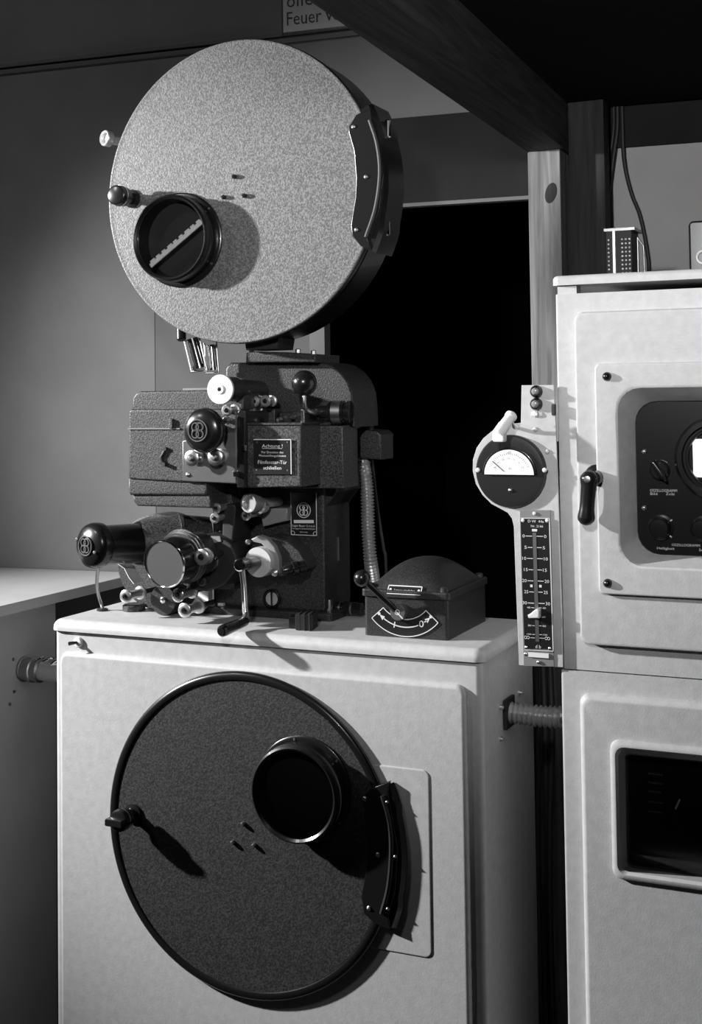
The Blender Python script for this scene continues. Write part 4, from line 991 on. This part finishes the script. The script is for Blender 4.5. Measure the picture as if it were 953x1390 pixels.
# indicator lamps
for px, py in ((728.5, 531.5), (728.5, 548.5)):
    q = P(px, py, FYF); R_ = S(px, py, FYF, 8.6); m = MB()
    m.lathe([(0, R_), (-.003, R_), (-.007, R_*.9), (-.009, R_*.72), (-.006, R_*.68), (-.006, 0)], (q.x, FYF, q.z), (0, 1, 0), 28); li = m.build('indicator_lamp', BLACK, vp)
    m = MB(); m.lathe([(-.004, R_*.66), (-.010, R_*.6), (-.0135, R_*.35), (-.0145, 0)], (q.x, FYF, q.z), (0, 1, 0), 24); plabel(m.build('lamp_lens', DIMLIGHT, li), 'grey glass lens')
q = P(728.5, 562, FYF); m = MB(); m.lathe([(0, .006), (-.003, .0055), (-.005, .003), (-.005, 0)], (q.x, FYF, q.z), (0, 1, 0), 6); m.box(q.x-.009, q.x+.009, FYF-.0015, FYF, q.z-.003, q.z+.003); m.build('nut', MACHINED, vp)
for px, py in ((727, 583), (743, 613)):
    q = P(px, py, FYF); screw((q.x, FYF, q.z), .004, vp, PAINT)
# meter lamp: a small tube on an arm
a, b = P(695, 563, 1.962), P(680, 584, 1.942); d = b-a; L = d.length; m = MB(); R_ = S(690, 570, 1.92, 8.6)
m.lathe([(-.004, 0), (-.003, R_*.6), (0, R_*.95), (.003, R_), (.006, R_*.98), (.0065, R_*.88), (L*.5, R_*.88), (L*.52, R_*.92), (L*.7, R_*.92), (L*.72, R_*1.0), (L*1.25, R_*1.0), (L*1.3, R_*.9), (L*1.3, 0)], a, d, 28); ml = m.build('meter_lamp', WHITE, vp)
m = MB(); m.tube([a+d*.4+Vector((.004, .008, 0)), P(698, 580, 1.98), P(703, 581, FYF)], .0028, 10); m.build('lamp_arm', STEEL, ml)
m = MB(); q = b+d*.15; m.box(q.x-R_*1.02, q.x+R_*.9, q.y-.006, q.y+.012, q.z-R_*1.5, q.z+.002, .003); m.build('lamp_shroud', WHITE, ml)
# scale plate
SYF = FYF-.003
pprism('scale_backing', [(705.5, 692.5), (747, 692.5), (748, 720), (752, 905), (711, 904), (708, 800)], SYF+.0008, FYF+.0002, SHEET, .0004, parent=vp)
spl = pprism('scale_plate', [(706.5, 703), (746, 703.5), (747, 730), (751.5, 881), (712, 880), (709, 800)], SYF-.001, SYF+.001, PLATE, .0003, parent=vp)
Y3 = SYF-.0012; m = MB()
tl(m, 'D·W  44a', 727.5, 709.4, 3.6, 19, Y3); tl(m, 'Nr. 2166', 729, 715.8, 3.1, 14.5, Y3)
p_ = P(725.7, 719.7, Y3); hw = S(725, 719, Y3, 3.6); m.prism(rrect(p_.x-hw, p_.x+hw, p_.z-hw*.45, p_.z+hw*.45, .0004, 1), Y3-.0004, Y3)
rows = [('0', 727.8, 5.6, 6.6, 8.6), ('5', 743.2, 5.6, 6.6, 6.5), ('10', 758.2, 5.6, 7, 7.8), ('15', 773.5, 5.6, 6.6, 6), ('20', 788.6, 5.6, 7, 8), ('25', 803.6, 5.6, 6.8, 6.2), ('30', 818.8, 5.8, 7.4, 8.5),
        ('40', 825, 3.2, 5.5, 4), ('60', 837.3, 3.2, 5.5, 3), ('80', 849.4, 3.2, 5.5, 3.4), ('100', 861.3, 2.6, 5, 3.6), ('oo', 866, 3.9, 7, 6.5)]
xc = lambda y: 725.5+(y-727)*(729.4-725.5)/(866-727)
for tx, y, h, off, ln in rows:
    for sg_ in (-1, 1):
        c_ = xc(y); p0 = P(c_+sg_*3, y, Y3); 
        wch = {'0': 3.2, '5': 3.0, '10': 5, '15': 5, '20': 5.6, '25': 5.2, '30': 5.6, '40': 4.2, '60': 4.2, '80': 4.2, '100': 5.6, 'oo': 6}[tx]
        lx = c_+sg_*(3+ln); p1 = P(lx, y, Y3); m.bar((p0.x, p0.z), (p1.x, p0.z), .0007 if h < 4 else .0010, Y3)
        tc_ = lx+sg_*(1.4+wch*.5); pt = P(tc_, y+h*.5*.75, Y3); hh_ = S(tc_, y, Y3, h*.75)
        if tx == 'oo':
            rr = S(tc_, y, Y3, 1.75)
            for s2 in (-1, 1): m.torus((pt.x+s2*rr*.95, Y3, p0.z), (0, 1, 0), rr, rr*.22, 18, 5)
        else: m.text(tx, pt.x, p0.z-hh_/2, Y3, hh_, S(tc_, y, Y3, wch)*1.1)
for px, py in ((721.5, 795.3), (733.7, 795.6)):
    p_ = P(px, py, Y3); hw = S(px, py, Y3, 1.7); m.prism([(p_.x-hw, p_.z-hw), (p_.x+hw, p_.z-hw), (p_.x+hw, p_.z+hw), (p_.x-hw, p_.z+hw)], Y3-.0004, Y3)
tl(m, 'd b', 730.6, 880.5-.5, 4.6, 6.5, Y3)
m.build('lettering', LETTER, spl)
m = MB(); a, b, c, d = P(706.7, 703.3, Y3), P(745.8, 703.7, Y3), P(751, 884, Y3), P(712, 882, Y3)
m.bar((a.x, a.z), (b.x, b.z), .0012, Y3); m.bar((b.x, b.z), (c.x, c.z), .0016, Y3); m.bar((c.x, c.z), (d.x, d.z), .0012, Y3); m.build('edge_line', SILVER, spl)
m = MB(); a, b = P(725.5, 723, Y3), P(729.8, 871, Y3); hw = S(727, 800, Y3, 2.5)
m.prism([(a.x-hw, a.z), (a.x+hw, a.z), (b.x+hw, b.z), (b.x-hw, b.z)][::-1], Y3-.0006, Y3+.0004); plabel(m.build('slide_rail', STEEL_DULL, spl), 'steel slide rail')
for px, py in ((725.3, 697), (709.7, 706.3), (742.5, 706.6), (714.5, 879), (746.5, 880.5), (713.8, 888), (731, 899)):
    q = P(px, py, Y3); screw((q.x, Y3+.0006, q.z), .0030, vp, WHITE if py < 708 else STEEL, h=.002)
m = MB(); a, b = P(717, 885.5, Y3), P(745, 893.5, Y3); m.box(a.x, b.x, Y3-.0008, Y3+.002, b.z, a.z); plabel(m.build('paper_label', WHITE, vp), 'blank white paper label')
m = MB(); Y4 = Y3-.012
m.prism(XZ([(717.5, 839.5), (716, 835), (720, 833), (725, 828.5), (729, 827), (732, 829), (731.5, 839.5)], Y4), Y4, Y3-.0005, .002, steps=3); plabel(m.build('slider_knob', WHITE, vp), 'white slider knob')

# ------------------------------------------------------------------ pipes, conduits and cables
q0 = PX(690, 967, PX1); yc = q0.y
a = Vector((PX1-.0005, yc, q0.z)); b = Vector((EX0-.003, yc, q0.z+.001))
fc = thing('flexible_conduit', 'ribbed metal conduit joining pedestal flank to the cabinet', 'conduit', ((a.x+b.x)/2, yc, a.z-.02))
m = MB(); m.corrugated([a+Vector((.004, 0, 0)), a.lerp(b, .5)+Vector((0, 0, -.002)), a.lerp(b, .78)], .0165, .0085, .0022, 28); m.build('hose', HOSE, fc)
m = MB(); L = (b-a).length
m.lathe([(L*.74, 0), (L*.74, .019), (L*.80, .019), (L*.80, .0165), (L*.86, .0165), (L*.86, .0195), (L*.93, .0195), (L*.93, .017), (L, .017), (L, 0)], a, b-a, 32); m.build('clamp_ring', STEEL, fc)
m = MB(); m.box(a.x, a.x+.006, yc-.026, yc+.022, a.z-.024, a.z+.026, .001); plabel(m.build('flange', MATTE, fc), 'black flange plate')

p = [Q(489, 628, 2.235), Q(493.5, 634, 2.245), Q(497, 650, 2.237), Q(499, 680, 2.24), Q(500, 720, 2.245), Q(503, 760, 2.25), (Q(506, 790, 2.27).x, 2.275, TOP+.05), (Q(507, 800, 2.275).x, 2.278, TOP+.002)]
p[0] = Vector((Q(493, 622, 2.25).x, 2.25, P(497, 624, 2.225).z-.006))
m = MB(); m.corrugated(p, .0116, .0062, .0018, 24); tag(m.build('armoured_hose', HOSE), 'ribbed flexible metal hose hanging upright behind the switch box', 'hose')
m = MB(); m.tube([Q(505, 624, 2.28), Q(509, 660, 2.30), Q(514, 700, 2.312), Q(521, 745, 2.316), Q(524, 770, 2.317), Vector((Q(524, 800, 2.317).x, 2.318, .9)), Vector((Q(524, 800, 2.317).x, 2.318, .3)), Vector((Q(524, 800, 2.317).x, 2.318, .006))], .003, 10)
tag(m.build('thin_cable', RUBBER), 'thin black cable right of the ribbed hose behind the pedestal', 'cable')

# wall pipe from the bench front to the pedestal
q0 = PX(32, 908, BX-.05); a = Vector((BX-.0495, q0.y, q0.z)); b = Vector((PX0+.0015, q0.y, q0.z-.002)); d = b-a; L = d.length
wp_ = thing('metal_pipe', 'shiny metal pipe with clamp joining bench front to pedestal', 'pipe', ((a.x+b.x)/2, q0.y, a.z-.03))
m = MB(); m.cyl(a, b, .0205, seg=32); m.build('pipe', PIPE, wp_)
m = MB(); m.lathe([(0, .0206), (0, .027), (.004, .027), (.005, .024), (.022, .024), (.024, .0265), (.028, .0265), (.030, .024), (.040, .024), (.042, .026), (.046, .026), (.048, .0206)], a, d, 36); m.build('clamp', STEEL_DULL, wp_)
m = MB(); 
for k in range(7):
    t_ = .035+.022*k
    m.tube([a+d.normalized()*t_+Vector((0, -.010, .018+.004*(k % 2))), a+d.normalized()*(t_+.012)+Vector((0, 0, .027)), a+d.normalized()*(t_+.006+.01*(k % 3))+Vector((0, .012, .022))], .004, 8)
plabel(m.build('foil_wrap', CHROME, wp_), 'crumpled foil wrapping')

# hanging cables between pedestal and cabinet
for i, (px, dx, r_, y_, lab_) in enumerate(((727, 3, .0065, 2.36, 'thick dark cable nearest the pedestal, hanging behind the conduit'),
                                            (738, 6, .0075, 2.39, 'thick dark middle cable hanging behind the conduit'),
                                            (747, -1, .006, 2.37, 'thick dark cable nearest the cabinet, hanging behind the conduit'))):
    q = P(px, 905, y_); q2 = P(px+dx, 1150, y_); m = MB()
    m.tube([(q.x-.01, y_+.02, 1.45), (q.x-.004, y_, 1.2), q, (q.x+.004, y_-.01, q.z-.12), q2, (q2.x, y_, .3), (q2.x+.01, y_+.01, r_*.9)], r_, 12)
    tag(m.build('hanging_cable', RUBBER), lab_, 'cable', 'cables hanging between the cabinets')
# wall cables at upper right
w0 = wallY(-.4)-.02
def wc(px, py, o=.012):
    p_ = P(px, py, 2.60); y_ = wallY(p_.x)-.02-o; return P(px, py, y_)
m = MB(); pts = [wc(844, 138, .02), wc(845, 170, .02), wc(846, 205, .018), wc(850, 235, .014), wc(858, 265), wc(868, 290), wc(875, 320), wc(879, 345), wc(881, 368)]
pts[0].z = CZ-.001; q = pts[-1]; pts.append(Vector((q.x, q.y, q.z-.15)))
m.tube(pts, .0042, 10); tag(m.build('wall_cable', RUBBER), 'thin single cable curving down the pale wall right of the dark post', 'cable', 'cables on the wall')
m = MB(); pts = [wc(838, 140, .02), wc(838, 175, .02), wc(834, 205, .02), wc(830, 235, .02), wc(826, 262, .03), wc(824, 300, .04)]
pts[0].z = CZ-.001; q = pts[-1]; pts.append(Vector((q.x, q.y, q.z-.3)))
m.tube(pts, .0042, 10); m.tube([p_+Vector((-.008, 0, 0)) for p_ in pts], .0035, 10); tag(m.build('wall_cable', RUBBER), 'paired dark cables dropping close beside the dark timber post', 'cable', 'cables on the wall')
# perforated rectifier on the cabinet
ry = 2.28; a, b = P(823, 370, ry), P(857, 308, ry)
rc = thing('perforated_box', 'upright perforated dark metal box with bright edge strip on the cabinet top', 'apparatus', ((a.x+b.x)/2, ry+.03, TSZ))
zt = b.z
m = MB(); m.box(a.x, b.x, ry, ry+.06, TSZ+.0003, zt-.004, .002); m.build('case', MATTE, rc)
m = MB(); m.box(a.x-.003, b.x+.006, ry-.002, ry+.062, zt-.006, zt, .001); m.build('top_cap', STEEL_DULL, rc)
xs_ = P(834.5, 340, ry).x; m = MB(); m.box(xs_-.0022, xs_+.0022, ry-.006, ry+.001, TSZ+.0003, zt-.006); plabel(m.build('edge_strip', MACHINED, rc), 'bright chrome upright strip')
m = MB(); hR_ = .0022
nz = int((zt-TSZ-.02)/.0075)
for i in range(nz):
    for j in range(3):
        xx = b.x-.004-j*.0065; zz = TSZ+.010+i*.0075
        m.lathe([(0, hR_), (.0014, hR_*.6), (.0016, 0)], (xx, ry, zz), (0, -1, 0), 6)
    m.lathe([(0, hR_), (.0014, hR_*.6), (.0016, 0)], (a.x+.005, ry, TSZ+.010+i*.0075), (0, -1, 0), 6)
m.build('raised_dots', STEEL_DULL, rc)
m = MB(); q = P(866, 340, ry+.02); m.cyl((q.x, ry+.02, TSZ+.0003), (q.x, ry+.02, P(866, 320, ry).z), .0022); m.cyl((q.x+.012, ry+.02, TSZ+.0003), (q.x+.010, ry+.02, P(866, 332, ry).z), .0018)
m.cyl((q.x+.010, ry+.02, P(866, 333, ry).z), (q.x, ry+.02, P(866, 321, ry).z), .0018); m.build('wire_bracket', STEEL_DULL, rc)
# black apparatus at right frame edge
a, b = P(935.5, 364, ry), P(1000, 296, ry)
ba = thing('black_apparatus', 'black rounded apparatus with white-ringed socket on the cabinet at picture edge', 'apparatus', ((a.x+b.x)/2, ry+.04, TSZ))
m = MB(); m.prism(rrect(a.x, b.x, TSZ+.0003, b.z, .008), ry, ry+.09, .004); m.build('case', BLACKG, ba)
q = P(955.5, 349, ry); m = MB(); m.torus((q.x, ry-.002, q.z), (0, 1, 0), S(955, 349, ry, 8.5), .0022, 32, 8); plabel(m.build('socket_ring', WHITE, ba), 'white socket ring')

# ------------------------------------------------------------------ lights
def spot(name, loc, target, watt, size, angle, blend):
    l = bpy.data.lights.new(name, 'SPOT'); l.energy = watt; l.shadow_soft_size = size; l.spot_size = math.radians(angle); l.spot_blend = blend
    o = bpy.data.objects.new(name, l); C.objects.link(o); o.location = loc
    o.rotation_euler = (Vector(target)-Vector(loc)).to_track_quat('-Z', 'Y').to_euler(); return o
spot('studio_lamp_left', (-3.5, .92, 2.16), (-1.08, 2.1, 1.27), 700, .05, 52, .85)
spot('studio_lamp_right', (-.42, .25, 1.93), (-.72, 2.1, 1.80), 80, .05, 66, 1.0)
spot('bench_fill', (-2.8, 1.7, 1.62), (-2.2, 2.3, 1.03), 12, .08, 110, 1.0)  # added fill out of view, brightens the bench and lower left wall
l = bpy.data.lights.new('room_fill', 'POINT'); l.energy = 22; l.shadow_soft_size = .15
o = bpy.data.objects.new('room_fill', l); C.objects.link(o); o.location = (-2.5, .5, 2.75)  # added soft fill out of view, lifts the upper left wall

w = bpy.data.worlds.new('room'); scene.world = w; w.use_nodes = True
w.node_tree.nodes['Background'].inputs['Color'].default_value = (1, 1, 1, 1); w.node_tree.nodes['Background'].inputs['Strength'].default_value = .004

# ------------------------------------------------------------------ camera
cd = bpy.data.cameras.new('camera'); co = bpy.data.objects.new('camera', cd); C.objects.link(co)
cd.sensor_fit = 'HORIZONTAL'; cd.sensor_width = 36; cd.lens = F*36/953
cd.shift_x = 0; cd.shift_y = -(695-CY)/953; cd.clip_start = .02
Rm = Matrix((RT, -DN, -fw)).transposed()
co.matrix_world = Matrix.Translation(CAM) @ Rm.to_4x4()
scene.camera = co
scene.view_settings.view_transform = 'Standard'; scene.view_settings.look = 'None'
scene.view_settings.exposure = .2; scene.view_settings.gamma = 1; scene.view_settings.use_curve_mapping = False
